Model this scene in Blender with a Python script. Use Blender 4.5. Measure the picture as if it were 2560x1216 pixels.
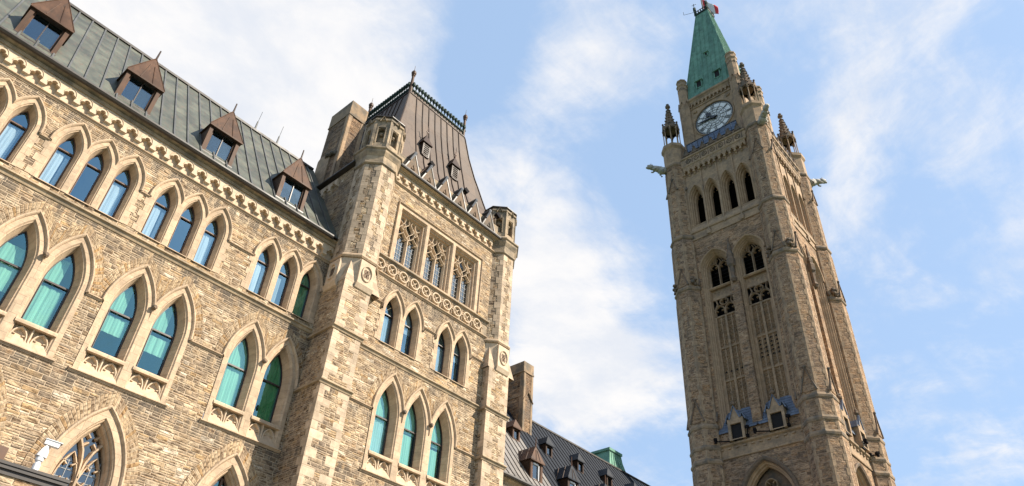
import bpy, math, random
from mathutils import Vector, Matrix
from mathutils.geometry import tessellate_polygon
random.seed(7)
R = math.radians
scn = bpy.context.scene
for o in list(bpy.data.objects): bpy.data.objects.remove(o)
COL = scn.collection

# ------------------------------------------------------------------ camera
YAW, PITCH, ROLL = R(43.33045), R(38.74021), R(3.44059)
fw = Vector((math.cos(YAW)*math.cos(PITCH), math.sin(YAW)*math.cos(PITCH), math.sin(PITCH)))
r0 = Vector((math.sin(YAW), -math.cos(YAW), 0)); u0 = r0.cross(fw)
rt = r0*math.cos(ROLL)+u0*math.sin(ROLL); up = u0*math.cos(ROLL)-r0*math.sin(ROLL)
cam = bpy.data.cameras.new('camera'); co = bpy.data.objects.new('camera', cam); COL.objects.link(co)
co.matrix_world = Matrix(((rt.x, up.x, -fw.x, 0), (rt.y, up.y, -fw.y, 0), (rt.z, up.z, -fw.z, 0), (0, 0, 0, 1)))
cam.sensor_width = 36; cam.lens = 36*1816.72/2560; cam.clip_end = 3000; cam.clip_start = .05
scn.camera = co
GZ = -1.6                                   # the ground, eye height below the camera

# ------------------------------------------------------------------ light
SAZ, SEL = R(32), R(40)                     # sun: 32 degrees east of the facade's normal
sdir = Vector((math.sin(SAZ)*math.cos(SEL), -math.cos(SAZ)*math.cos(SEL), math.sin(SEL)))
sl = bpy.data.lights.new('sun', 'SUN'); so = bpy.data.objects.new('sun', sl); COL.objects.link(so)
sl.energy = 5.0; sl.angle = R(.53); sl.color = (1, .91, .77)
so.rotation_euler = sdir.to_track_quat('Z', 'Y').to_euler()
scn.view_settings.view_transform = 'Standard'; scn.view_settings.look = 'None'
scn.view_settings.exposure = 1.0; scn.view_settings.gamma = 1


KS = .8                                    # stone reflectance scale
class G:
    """tiny node-graph helper"""
    def __init__(s, tree): s.t = tree; s.n = tree.nodes; s.l = tree.links
    def node(s, kind, **k):
        n = s.n.new(kind)
        for a, b in k.items(): setattr(n, a, b)
        return n
    def put(s, sock, v):
        if isinstance(v, bpy.types.NodeSocket): s.l.new(v, sock)
        elif v is not None: sock.default_value = v
    def m(s, op, a, b=None, c=None, clamp=False):
        n = s.node('ShaderNodeMath', operation=op, use_clamp=clamp)
        s.put(n.inputs[0], a); s.put(n.inputs[1], b); s.put(n.inputs[2], c); return n.outputs[0]
    def vm(s, op, a, b=None):
        n = s.node('ShaderNodeVectorMath', operation=op); s.put(n.inputs[0], a); s.put(n.inputs[1], b)
        return n.outputs['Value'] if op in ('DOT_PRODUCT', 'LENGTH') else n.outputs[0]
    def xyz(s, x=0, y=0, z=0):
        n = s.node('ShaderNodeCombineXYZ'); s.put(n.inputs[0], x); s.put(n.inputs[1], y); s.put(n.inputs[2], z); return n.outputs[0]
    def sep(s, v):
        n = s.node('ShaderNodeSeparateXYZ'); s.put(n.inputs[0], v); return n.outputs
    def noise(s, v, scale=1, detail=3, rough=.55, dist=0, col=False):
        n = s.node('ShaderNodeTexNoise'); s.put(n.inputs['Vector'], v); n.inputs['Scale'].default_value = scale
        n.inputs['Detail'].default_value = detail; n.inputs['Roughness'].default_value = rough; n.inputs['Distortion'].default_value = dist
        return n.outputs['Color' if col else 'Fac']
    def white(s, v, col=False):
        n = s.node('ShaderNodeTexWhiteNoise', noise_dimensions='3D'); s.put(n.inputs['Vector'], v)
        return n.outputs['Color' if col else 'Value']
    def mr(s, v, a, b, c=0, d=1, smooth=True):
        n = s.node('ShaderNodeMapRange', interpolation_type='SMOOTHSTEP' if smooth else 'LINEAR')
        s.put(n.inputs[0], v)
        for i, q in enumerate((a, b, c, d)): s.put(n.inputs[i+1], q)
        return n.outputs[0]
    def mix(s, f, a, b, mode='MIX'):
        n = s.node('ShaderNodeMix', data_type='RGBA', blend_type=mode); s.put(n.inputs[0], f)
        for sock, v in ((n.inputs[6], a), (n.inputs[7], b)):
            s.put(sock, (*v, 1) if isinstance(v, tuple) and len(v) == 3 else v)
        return n.outputs[2]
    def ramp(s, f, stops, const=False):
        n = s.node('ShaderNodeValToRGB'); s.put(n.inputs[0], f); cr = n.color_ramp
        if const: cr.interpolation = 'CONSTANT'
        while len(cr.elements) < len(stops): cr.elements.new(.5)
        for e, (p, c) in zip(cr.elements, stops): e.position = p; e.color = (*c, 1)
        return n.outputs[0]
    def bump(s, h, strength=1, dist=.02):
        n = s.node('ShaderNodeBump'); n.inputs['Strength'].default_value = strength; n.inputs['Distance'].default_value = dist
        s.put(n.inputs['Height'], h); return n.outputs[0]


# ------------------------------------------------------------------ sky
w = bpy.data.worlds.new('World'); scn.world = w; w.use_nodes = True
g = G(w.node_tree); g.n.clear()
out = g.node('ShaderNodeOutputWorld'); bg = g.node('ShaderNodeBackground')
sky = g.node('ShaderNodeTexSky', sky_type='NISHITA', sun_disc=False)
sky.sun_elevation = SEL; sky.sun_rotation = math.pi-SAZ
sky.air_density = 1.0; sky.dust_density = 1.6; sky.ozone_density = 1.4
tc = g.node('ShaderNodeTexCoord'); dv = g.sep(tc.outputs['Generated'])
zz = g.m('MAXIMUM', g.m('ADD', dv[2], .12), .05)
px, py = g.m('DIVIDE', dv[0], zz), g.m('DIVIDE', dv[1], zz)     # the cloud layer, seen as a flat sheet
pv = g.xyz(px, py, 0)
CLOUDS = []
def blob(cx, cy, rx, ry, ang, wgt): CLOUDS.append((cx, cy, rx, ry, ang, wgt))
for b_ in ((.16, .80, .36, .27, 0, .95), (.34, .63, .13, .12, -.6, .45), (.56, .39, .10, .10, .3, .5), (.52, .66, .10, .08, 0, .3),
           (.80, .68, .15, .11, .2, .5), (1.0, .76, .2, .13, .5, .6), (1.22, .9, .28, .17, .5, .75), (.84, .06, .2, .09, .6, .28), (.98, .17, .22, .07, .3, .28), (1.0, -.04, .1, .06, 0, .25),
           (.45, .50, .05, .13, -.7, -.5), (.92, .5, .16, .09, .3, -.25), (.75, .33, .2, .1, .5, -.22), (1.3, .25, .3, .2, 0, -.12)): blob(*b_)
wv = g.noise(pv, 1.6, 3, .5, 0, True)
wp = g.vm('ADD', pv, g.vm('MULTIPLY', g.vm('SUBTRACT', wv, (.5, .5, .5)), (.35, .35, 0)))
ws = g.sep(wp)
bias = None
for cx, cy, rx, ry, ang, wgt in CLOUDS:
    dx, dy = g.m('SUBTRACT', ws[0], cx), g.m('SUBTRACT', ws[1], cy)
    ca, sa = math.cos(ang), math.sin(ang)
    a = g.m('ADD', g.m('MULTIPLY', dx, ca/rx), g.m('MULTIPLY', dy, sa/rx))
    b = g.m('ADD', g.m('MULTIPLY', dx, -sa/ry), g.m('MULTIPLY', dy, ca/ry))
    q = g.m('EXPONENT', g.m('MULTIPLY', g.m('ADD', g.m('MULTIPLY', a, a), g.m('MULTIPLY', b, b)), -1))
    q = g.m('MULTIPLY', q, wgt); bias = q if bias is None else g.m('ADD', bias, q)
n1 = g.noise(pv, 2.6, 9, .6, .35); n2 = g.noise(g.vm('MULTIPLY', pv, (3, 9, 1)), 1.5, 6, .62, .6); n3 = g.noise(wp, 9, 8, .66, .3)
cl = g.m('ADD', g.m('ADD', g.m('MULTIPLY_ADD', n1, 1.6, -.74), g.m('ADD', g.m('MULTIPLY', n2, .5), g.m('MULTIPLY', n3, .66))), bias) if bias else n1
mask = g.mr(cl, .5, 1.26, 0, 1)
shade = g.noise(pv, 3.4, 7, .6, .2)
ccol = g.mix(g.mr(g.m('ADD', shade, g.m('MULTIPLY', n3, .35)), .5, .82), (.80, .84, .92), (1, .985, .98))
skyc = g.mix(1, sky.outputs[0], (.92, 1.0, 1.05), 'MULTIPLY')
hazed = g.mix(.6, skyc, (4.3, 6.0, 8.6))
full = g.mix(mask, hazed, g.mix(1, ccol, (7.2, 7.2, 7.2), 'MULTIPLY'))
g.l.new(full, bg.inputs[0]); bg.inputs[1].default_value = .07
g.l.new(bg.outputs[0], out.inputs[0])


# ------------------------------------------------------------------ materials
def newmat(name):
    m = bpy.data.materials.new(name); m.use_nodes = True; g = G(m.node_tree)
    return m, g, g.n['Principled BSDF']
def wallcoord(g):
    """metres along the wall and up it, from the point and the face direction"""
    geo = g.node('ShaderNodeNewGeometry'); P, N = geo.outputs['Position'], geo.outputs['True Normal']
    ns = g.sep(N)
    tx = g.vm('NORMALIZE', g.xyz(g.m('MULTIPLY', ns[1], -1), ns[0], 0))
    return g.vm('DOT_PRODUCT', P, tx), g.sep(P)[2], P
def uvcoord(g):
    n = g.node('ShaderNodeUVMap', uv_map='UV'); u = g.sep(n.outputs[0]); geo = g.node('ShaderNodeNewGeometry')
    return u[0], u[1], geo.outputs['Position']

BUFF = [(0, (.56, .43, .285)), (.16, (.46, .35, .235)), (.3, (.62, .50, .355)), (.44, (.53, .375, .215)), (.53, (.41, .315, .22)), (.68, (.58, .46, .325)), (.8, (.35, .275, .20)), (.88, (.54, .39, .25)), (.95, (.74, .64, .50))]
GREY = [(0, (.51, .34, .215)), (.16, (.43, .29, .18)), (.3, (.55, .38, .25)), (.44, (.49, .305, .175)), (.54, (.36, .25, .165)), (.68, (.52, .355, .23)), (.8, (.31, .22, .155)), (.9, (.58, .41, .275))]
def stone(name, h=.2, wd=.5, ramp=BUFF, uv=False, mort=(.60, .465, .325), mw=.01, relief=.042, stain=0., split=.55, soot=(), streak=1.):
    m, g, b = newmat(name)
    u, v, P = uvcoord(g) if uv else wallcoord(g)
    v2 = g.m('ADD', v, .3) if uv else g.m('ADD', v, g.m('MULTIPLY', g.noise(g.xyz(0, 0, v), 2.3, 2), h*1.1))
    r = g.m('DIVIDE', v2, h); row = g.m('FLOOR', r); fr = g.m('FRACT', r)
    rr = g.white(g.xyz(row, 3.3, .7))
    u2 = g.m('ADD', g.m('ADD', u, g.m('MULTIPLY', rr, 7.3)), g.m('MULTIPLY', g.noise(g.xyz(u, g.m('MULTIPLY', row, 5.7), 0), 1.7, 1), wd*.9))
    wr = g.m('MULTIPLY_ADD', g.white(g.xyz(row, 1.5, 9.1)), wd*.8, wd*.65)
    c = g.m('DIVIDE', u2, wr); cell = g.m('FLOOR', c); fc = g.m('FRACT', c)
    w1 = g.white(g.xyz(cell, row, .5)); sp = g.m('GREATER_THAN', w1, split)
    f2 = g.m('MULTIPLY', fr, 2); frs = g.m('ADD', g.m('MULTIPLY', sp, g.m('FRACT', f2)), g.m('MULTIPLY', g.m('SUBTRACT', 1, sp), fr))
    sub = g.m('MULTIPLY', sp, g.m('FLOOR', f2))
    hh = g.m('MULTIPLY_ADD', sp, -h*.5, h)
    wob = g.m('MULTIPLY', g.m('SUBTRACT', g.noise(P, 14, 2), .5), mw*1.6)
    eu = g.m('MULTIPLY', g.m('MINIMUM', fc, g.m('SUBTRACT', 1, fc)), wr)
    ev = g.m('MULTIPLY', g.m('MINIMUM', frs, g.m('SUBTRACT', 1, frs)), hh)
    e = g.m('ADD', g.m('MINIMUM', eu, ev), wob)
    idv = g.xyz(cell, row, g.m('ADD', sub, 7.7)); rid = g.white(idv)
    ramp = [(p, tuple(x*KS for x in c)) for p, c in ramp]; mort = tuple(x*KS for x in mort)
    col = g.ramp(rid, ramp, True)
    st = g.noise(g.xyz(g.m('MULTIPLY', u, 3.4), g.m('MULTIPLY', v, 10.5), g.m('MULTIPLY', rid, 40)), 1, 5, .66, .4)
    blotch = g.noise(P, 2.1, 4, .6)
    col = g.mix(1, col, g.ramp(st, [(.38, tuple(1-(1-x)*streak for x in (.30, .25, .22))), (.5, tuple(1-(1-x)*streak for x in (.84, .81, .78))), (.6, (1.08, 1.06, 1.04))]), 'MULTIPLY')
    col = g.mix(1, col, g.ramp(blotch, [(.32, (.72, .71, .72)), (.5, (.98, .97, .96)), (.66, (1.16, 1.14, 1.1))]), 'MULTIPLY')
    big = g.noise(P, .33, 3, .6); drip = g.noise(g.xyz(g.m('MULTIPLY', u, 2.2), g.m('MULTIPLY', v, .22), 4.4), 1, 5, .68)
    col = g.mix(1, col, g.ramp(big, [(.34, (.80, .80, .82)), (.64, (1.12, 1.1, 1.06))]), 'MULTIPLY')
    col = g.mix(g.mr(drip, .56, .74, 0, .55), col, (.13, .105, .085))
    if stain:
        sv = g.m('MULTIPLY', g.mr(g.noise(P, .8, 4, .65), .45, .68), stain)
        col = g.mix(sv, col, (.12, .10, .085))
    for zs_ in soot:                                # run-off soot below the courses
        dz = g.m('SUBTRACT', zs_, v); run = g.noise(g.xyz(g.m('MULTIPLY', u, 2.6), g.m('MULTIPLY', v, .5), zs_), 1, 5, .7)
        f = g.m('MULTIPLY', g.m('MULTIPLY', g.mr(dz, 0, .04), g.mr(dz, .1, 1.1, 1, 0)), g.mr(run, .4, .6, 0, .85))
        col = g.mix(f, col, (.085, .072, .06))
    mf = g.mr(e, mw*.45, mw*1.05)
    col = g.mix(mf, mort, col)
    g.l.new(col, b.inputs['Base Color']); b.inputs['Roughness'].default_value = .93; b.inputs['Specular IOR Level'].default_value = .15
    rock = g.noise(g.xyz(g.m('MULTIPLY', u, 5), g.m('MULTIPLY', v, 11), g.m('MULTIPLY', rid, 31)), 1, 5, .62, .3)
    swell = g.mr(e, 0, mw*3, .35, 1)
    H = g.m('ADD', g.m('MULTIPLY', g.m('MULTIPLY', rock, swell), 1.5), g.m('MULTIPLY', rid, .08))
    g.l.new(g.bump(H, 1, relief), b.inputs['Normal'])
    return m
def dressed(name, base=(.61, .455, .315), uv=False, h=.34, wd=.75, var=.1, stain=.0, joint=.55):
    m, g, b = newmat(name); base = tuple(x*KS for x in base)
    u, v, P = uvcoord(g) if uv else wallcoord(g)
    if uv:
        c = g.m('DIVIDE', u, h); cell = g.m('FLOOR', c); fc = g.m('FRACT', c)
        e = g.m('MULTIPLY', g.m('MINIMUM', fc, g.m('SUBTRACT', 1, fc)), h); rid = g.white(g.xyz(cell, 2.2, 1.1))
    else:
        r = g.m('DIVIDE', v, h); row = g.m('FLOOR', r); fr = g.m('FRACT', r)
        c = g.m('DIVIDE', g.m('ADD', u, g.m('MULTIPLY', g.white(g.xyz(row, 1, 1)), 5)), wd); cell = g.m('FLOOR', c); fc = g.m('FRACT', c)
        e = g.m('MINIMUM', g.m('MULTIPLY', g.m('MINIMUM', fr, g.m('SUBTRACT', 1, fr)), h), g.m('MULTIPLY', g.m('MINIMUM', fc, g.m('SUBTRACT', 1, fc)), wd))
        rid = g.white(g.xyz(cell, row, 3.1))
    col = g.mix(g.m('MULTIPLY', rid, .9), tuple(x*(1-var) for x in base), tuple(x*(1+var) for x in base))
    drip = g.noise(g.vm('MULTIPLY', P, (2.4, 2.4, .3)), 1, 5, .7); col = g.mix(g.mr(drip, .55, .75, 0, .5), col, tuple(x*.38 for x in base)); n = g.noise(P, 5, 5, .65); col = g.mix(1, col, g.ramp(n, [(.3, (.84, .81, .78)), (.65, (1.08, 1.07, 1.05))]), 'MULTIPLY')
    if stain:
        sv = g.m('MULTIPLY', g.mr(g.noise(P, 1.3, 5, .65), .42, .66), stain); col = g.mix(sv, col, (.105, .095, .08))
    col = g.mix(g.m('MULTIPLY', g.mr(e, .004, .011, 1, 0), joint), col, tuple(x*.45 for x in base))
    g.l.new(col, b.inputs['Base Color']); b.inputs['Roughness'].default_value = .85; b.inputs['Specular IOR Level'].default_value = .2
    g.l.new(g.bump(g.m('ADD', g.noise(P, 22, 4, .6), g.mr(e, .003, .012)), .5, .008), b.inputs['Normal'])
    return m
def metal(name, col, rough=.45, met=.0, var=.25, panel=None, tint=None, spec=.5):
    m, g, b = newmat(name); col = tuple(x*.6 for x in col); tint = tint and tuple(x*.6 for x in tint)
    geo = g.node('ShaderNodeNewGeometry'); P = geo.outputs['Position']
    n = g.noise(P, 1.3, 5, .6); n2 = g.noise(g.vm('MULTIPLY', P, (9, 9, 1.2)), 1, 4, .6)
    c = g.mix(g.mr(n, .3, .7), tuple(x*(1-var) for x in col), tuple(x*(1+var) for x in col))
    if tint: c = g.mix(g.mr(n2, .5, .72), c, tint)
    if panel:
        u, v, _ = uvcoord(g); pu, pv_ = panel
        cu = g.m('FLOOR', g.m('DIVIDE', u, pu)); vv = g.m('DIVIDE', g.m('ADD', v, g.m('MULTIPLY', g.white(g.xyz(cu, 4, 1)), pv_)), pv_)
        rid = g.white(g.xyz(cu, g.m('FLOOR', vv), 1.9))
        c = g.mix(1, c, g.ramp(rid, [(0, (.84, .84, .86)), (1, (1.12, 1.1, 1.08))]), 'MULTIPLY')
        fr = g.m('FRACT', vv); e = g.m('MULTIPLY', g.m('MINIMUM', fr, g.m('SUBTRACT', 1, fr)), pv_)
        c = g.mix(g.mr(e, .008, .022, .55, 0), c, tuple(x*.3 for x in col))
    g.l.new(c, b.inputs['Base Color']); b.inputs['Metallic'].default_value = met; b.inputs['Specular IOR Level'].default_value = spec
    g.l.new(g.mr(n, .2, .8, rough-.08, rough+.12), b.inputs['Roughness'])
    g.l.new(g.bump(n2, .25, .01), b.inputs['Normal'])
    return m
def plain(name, col, rough=.6, spec=.4):
    m, g, b = newmat(name); col = tuple(x*.75 for x in col); geo = g.node('ShaderNodeNewGeometry')
    n = g.noise(geo.outputs['Position'], 6, 4, .6)
    g.l.new(g.mix(g.mr(n, .3, .7), tuple(x*.86 for x in col), tuple(min(1, x*1.1) for x in col)), b.inputs['Base Color'])
    b.inputs['Roughness'].default_value = rough; b.inputs['Specular IOR Level'].default_value = spec
    return m
def glass(name, tint, refl=1.0, base=.1, gc=(.8, .93, 1)):
    m, g, b = newmat(name); g.n.remove(b); o = g.n['Material Output']
    tr = g.node('ShaderNodeBsdfTransparent'); tr.inputs[0].default_value = (*tint, 1)
    gl = g.node('ShaderNodeBsdfGlossy'); gl.inputs['Roughness'].default_value = .015; gl.inputs[0].default_value = (*gc, 1)
    geo = g.node('ShaderNodeNewGeometry')
    g.l.new(g.bump(g.noise(geo.outputs['Position'], 1.3, 2), .12, .06), gl.inputs['Normal'])
    lw_ = g.node('ShaderNodeLayerWeight'); lw_.inputs[0].default_value = .5      # same from both sides, so that daylight gets in
    f = g.m('MULTIPLY_ADD', g.m('POWER', lw_.outputs['Facing'], 4), refl*.9, base+.04*refl, True)
    mx = g.node('ShaderNodeMixShader'); g.l.new(f, mx.inputs[0]); g.l.new(tr.outputs[0], mx.inputs[1]); g.l.new(gl.outputs[0], mx.inputs[2])
    g.l.new(mx.outputs[0], o.inputs[0]); return m
def curtain(name, col):
    m, g, b = newmat(name); geo = g.node('ShaderNodeNewGeometry'); P = geo.outputs['Position']
    n = g.noise(g.vm('MULTIPLY', P, (11, 11, .5)), 1, 3, .6)
    g.l.new(g.mix(g.mr(n, .3, .7), tuple(x*.74 for x in col), col), b.inputs['Base Color']); b.inputs['Roughness'].default_value = .9
    return m

M = dict(
    rubble=stone('rubble_sandstone', .17, .36, soot=(16.25, 10.9, 20.1, 13.45)), coarse=stone('rubble_sandstone_coarse', .24, .6),
    weathered=stone('weathered_rubble', .2, .46, stain=.75), brown=stone('tower_rubble', .24, .62, GREY, mort=(.47, .335, .22), relief=.04, streak=.9, stain=.35), sooty=stone('sooty_rubble', .2, .46, [(p, tuple(x*.72 for x in c)) for p, c in GREY], mort=(.36, .26, .18), stain=.8),
    vouss=stone('arch_stones', 1.2, .12, [(0, (.53, .40, .26)), (.2, (.45, .335, .22)), (.4, (.57, .45, .31)), (.6, (.48, .32, .17)), (.75, (.40, .30, .205)), (.9, (.55, .43, .29))], uv=True, split=2, mw=.007, relief=.03),
    dress=dressed('dressed_sandstone', stain=.3), dressa=dressed('dressed_arch_stone', uv=True, stain=.22), corner=dressed('quoin_stone', (.61, .475, .345), h=.37, wd=.83, var=.24, stain=.25),
    dirty=dressed('sooty_dressed_stone', (.46, .355, .245), stain=.75), string=dressed('string_course_stone', (.50, .385, .26), h=9, wd=1.1, stain=.45),
    panel=dressed('carved_panel_stone', (.64, .51, .375), h=9, wd=9, joint=0),
    tdress=dressed('tower_dressed_stone', (.48, .335, .215), stain=.5), tstring=dressed('tower_string_stone', (.37, .265, .175), h=9, wd=1.3, stain=.8), tarch=dressed('tower_arch_moulding', (.50, .345, .22), uv=True, h=.5, stain=.2),
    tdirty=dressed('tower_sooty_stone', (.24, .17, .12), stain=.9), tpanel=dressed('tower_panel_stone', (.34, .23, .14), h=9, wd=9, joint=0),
    roof=metal('weathered_copper_roof', (.145, .155, .125), .5, .0, .32, (.62, 1.3), (.19, .145, .115), .25),
    roofrib=metal('roof_seam', (.15, .15, .145), .5, .0, .2, None, None, .25), edge=metal('dark_copper_edge', (.055, .043, .036), .5),
    copper=metal('brown_copper', (.14, .075, .047), .55, .0, .35, None, (.09, .055, .038), .15), copperd=metal('dark_brown_copper', (.075, .043, .03), .5, .0, .25, None, None, .15),
    mans=metal('brown_copper_roof', (.20, .148, .115), .55, .0, .12, (.55, 1.9), (.15, .11, .09), .15),
    roofshade=metal('painted_shade_roof', (.017, .023, .036), .6, .0, .15, (.5, 2.2), None, .2), shaderib=metal('painted_shade_seam', (.008, .009, .014), .7, .0, .2, None, None, .15), roofl=metal('light_grey_roof', (.29, .265, .24), .45, .0, .08, (.5, 2.2)),  # navy sheet and ribs: shadow painted as a darker copy of the light roof
    verd=metal('green_copper', (.20, .40, .30), .75, .0, .25, (.7, 2.6), (.30, .50, .39), .15), verdd=metal('dark_green_copper', (.03, .058, .048), .7, .0, .3, None, None, .2),
    lead=metal('lead_capping', (.19, .195, .21), .55, .0, .3, None, None, .25), slate=metal('blue_slate', (.19, .235, .32), .55, .0, .22, (.5, .34), (.12, .15, .22), .4),
    frame=plain('dark_bronze_frame', (.045, .028, .022), .4), framel=plain('brown_bronze_frame', (.15, .09, .062), .5, .25),
    glassb=glass('blue_window_glass', (.72, .84, .9), 1.0, .24, (.42, .76, 1.0)), glasst=glass('teal_window_glass', (.54, .76, .74), .8, .2, (.38, .80, .92)), glassd=glass('grey_leaded_glass', (.25, .32, .36), .9, .16),
    cwhite=curtain('white_curtain', (.7, .68, .66)), cgreen=curtain('pale_green_blind', (.62, .70, .54)), cdim=curtain('dim_beige_blind', (.15, .145, .10)), cdeep=curtain('green_curtain', (.16, .42, .16)), cgrey=curtain('grey_blind', (.42, .43, .41)),
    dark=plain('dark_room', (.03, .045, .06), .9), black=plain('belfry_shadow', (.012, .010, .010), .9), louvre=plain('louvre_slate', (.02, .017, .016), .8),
    lcame=plain('lead_cames', (.27, .28, .29), .6), whitep=plain('white_paint', (.82, .82, .84), .35), blackp=plain('black_lamp_housing', (.013, .011, .013), .8, .1),
    clock=plain('clock_face', (.98, .98, .98), .5, .2), clockb=plain('clock_black', (.02, .025, .03), .4), glassr=glass('balustrade_glass', (.5, .58, .68), .7, .07, (.5, .62, .78)), glassm=glass('dormer_glass', (.55, .62, .66), .9, .13, (.55, .75, .92)),
    gargoyle=plain('pale_gargoyle_stone', (.52, .49, .44), .9), red=plain('red_flag', (.72, .03, .03), .7), white=plain('white_flag', (.85, .84, .82), .7),
    lamp=plain('lamp_lens', (.7, .75, .78), .15), grass=plain('grass_green', (.05, .09, .03), .95), pave=plain('pale_paving', (.34, .32, .28), .9), rust=metal('rusty_bracket', (.17, .075, .035), .6))

# ------------------------------------------------------------------ mesh building
WL = {}
LEAN = [None]
class MB:
    def __init__(s, T=None): s.v = []; s.f = []; s.uv = []; s.T = T
    def add(s, pts):
        k = len(s.v); s.v += [tuple(s.T @ Vector(p)) if s.T else tuple(p) for p in pts]; return list(range(k, k+len(pts)))
    def face(s, ids, uv=None): s.f.append(ids); s.uv.append(uv)
    def box(s, a0, a1, b0, b1, c0, c1):
        i = s.add([(x, y, z) for z in (c0, c1) for x, y in ((a0, b0), (a1, b0), (a1, b1), (a0, b1))])
        for q in ((3, 2, 1, 0), (4, 5, 6, 7), (0, 1, 5, 4), (1, 2, 6, 5), (2, 3, 7, 6), (3, 0, 4, 7)): s.face([i[k] for k in q])
    def fill(s, outer, holes, d, f=None):
        """flat sheet in the u-z plane at depth d, with holes"""
        loops = [[Vector((p[0], p[1], 0)) for p in L] for L in [outer]+list(holes)]
        flat = [p for L in loops for p in L]; i = s.add([(p.x, d, p.y) for p in flat])
        for t in tessellate_polygon(loops):
            a, b, c = (flat[k] for k in t)
            if (b-a).cross(c-a).z < 0: t = (t[0], t[2], t[1])
            s.face([i[k] for k in t])
    def wallfill(s, x0, x1, z0, z1, holes, d):
        """a wall sheet with many openings, filled storey by storey and bay by bay"""
        ext = sorted(((min(p[1] for p in h), max(p[1] for p in h), h) for h in holes), key=lambda e: e[0]); bands = []
        for a, b, h in ext:
            if bands and a < bands[-1][1]: bands[-1][1] = max(b, bands[-1][1]); bands[-1][2].append(h)
            else: bands.append([a, b, [h]])
        cuts = [z0]+[(p[1]+q[0])/2 for p, q in zip(bands, bands[1:])]+[z1]
        for (a, b, hs), c0, c1 in zip(bands, cuts, cuts[1:]):
            hs.sort(key=lambda h: min(p[0] for p in h))
            xs = [x0]+[(max(p[0] for p in h)+min(p[0] for p in k))/2 for h, k in zip(hs, hs[1:])]+[x1]
            for h, a0, a1 in zip(hs, xs, xs[1:]): s.fill([(a0, c0), (a1, c0), (a1, c1), (a0, c1)], [h], d)
    def prism(s, poly, d0, d1, back=False):
        s.fill(poly, [], d0); n = len(poly)
        if back: s.fill(list(reversed(poly)), [], d1)
        i = s.add([(p[0], d0, p[1]) for p in poly]); j = s.add([(p[0], d1, p[1]) for p in poly])
        for k in range(n): l = (k+1) % n; s.face([i[k], j[k], j[l], i[l]])
    def loft(s, rings, closed=False, uv=False, flip=False):
        R_ = [s.add(r) for r in rings]; n = len(rings[0]); V = 0
        acc = [0]
        for k in range(1, n): acc.append(acc[-1]+(Vector(rings[0][k])-Vector(rings[0][k-1])).length)
        for a in range(len(rings)-1):
            dv = (Vector(rings[a+1][n//2])-Vector(rings[a][n//2])).length
            for k in range(n if closed else n-1):
                l = (k+1) % n; q = [R_[a][k], R_[a][l], R_[a+1][l], R_[a+1][k]]
                uvq = [(acc[k], V), (acc[l], V), (acc[l], V+dv), (acc[k], V+dv)] if uv else None
                if flip: q.reverse(); uvq = uvq and uvq[::-1]
                s.face(q, uvq)
            V += dv
    def lathe(s, prof, c=(0, 0), n=8, ph=math.pi/8, cap=True, a0=0):
        """profile of (radius, z); n-gon rings"""
        rings = []
        for r, z in prof: rings.append(s.add([(c[0]+r*math.cos(ph+2*math.pi*k/n), c[1]+r*math.sin(ph+2*math.pi*k/n), z) for k in range(n)]))
        for a in range(len(rings)-1):
            for k in range(n): l = (k+1) % n; s.face([rings[a][k], rings[a][l], rings[a+1][l], rings[a+1][k]])
        if cap: s.face(rings[-1]); s.face(rings[0][::-1])
    def tube(s, path, r, n=6, r1=None):
        P = [Vector(p) for p in path]; rings = []
        for k, p in enumerate(P):
            t = (P[min(k+1, len(P)-1)]-P[max(k-1, 0)]).normalized(); a = t.cross(Vector((0, 0, 1)))
            if a.length < .05: a = t.cross(Vector((0, 1, 0)))
            a.normalize(); b = t.cross(a); rr = r if r1 is None else r+(r1-r)*k/(len(P)-1)
            rings.append(s.add([tuple(p+(a*math.cos(2*math.pi*j/n)+b*math.sin(2*math.pi*j/n))*rr) for j in range(n)]))
        for a in range(len(rings)-1):
            for k in range(n): l = (k+1) % n; s.face([rings[a][k], rings[a][l], rings[a+1][l], rings[a+1][k]])
        s.face(rings[0][::-1]); s.face(rings[-1])
    def bar(s, path, w, d0, d1, closed=False, taper=.35):
        """a moulded stone bar along a path in the u-z plane, from depth d1 to the nearer d0"""
        P = [Vector(p) for p in path]; n = len(P); rows = []
        for k, p in enumerate(P):
            if closed: t = P[(k+1) % n]-P[k-1]
            else: t = P[min(k+1, n-1)]-P[max(k-1, 0)]
            t.normalize(); q = Vector((-t.y, t.x))
            rows.append(s.add([(p.x+q.x*w/2, d1, p.y+q.y*w/2), (p.x+q.x*w*taper/2, d0, p.y+q.y*w*taper/2), (p.x-q.x*w*taper/2, d0, p.y-q.y*w*taper/2), (p.x-q.x*w/2, d1, p.y-q.y*w/2)]))
        for k in range(n if closed else n-1):
            l = (k+1) % n
            for j in range(3): s.face([rows[k][j], rows[l][j], rows[l][j+1], rows[k][j+1]])
        if not closed:
            s.face(rows[0][::-1]); s.face(rows[-1])
    def strip(s, a0, a1, prof):
        """a course running along u: profile of (d, z)"""
        n = len(prof); i = s.add([(a0, d, z) for d, z in prof]); j = s.add([(a1, d, z) for d, z in prof])
        for k in range(n): l = (k+1) % n; s.face([i[k], j[k], j[l], i[l]])
        s.face(i[::-1]); s.face(j)
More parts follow.
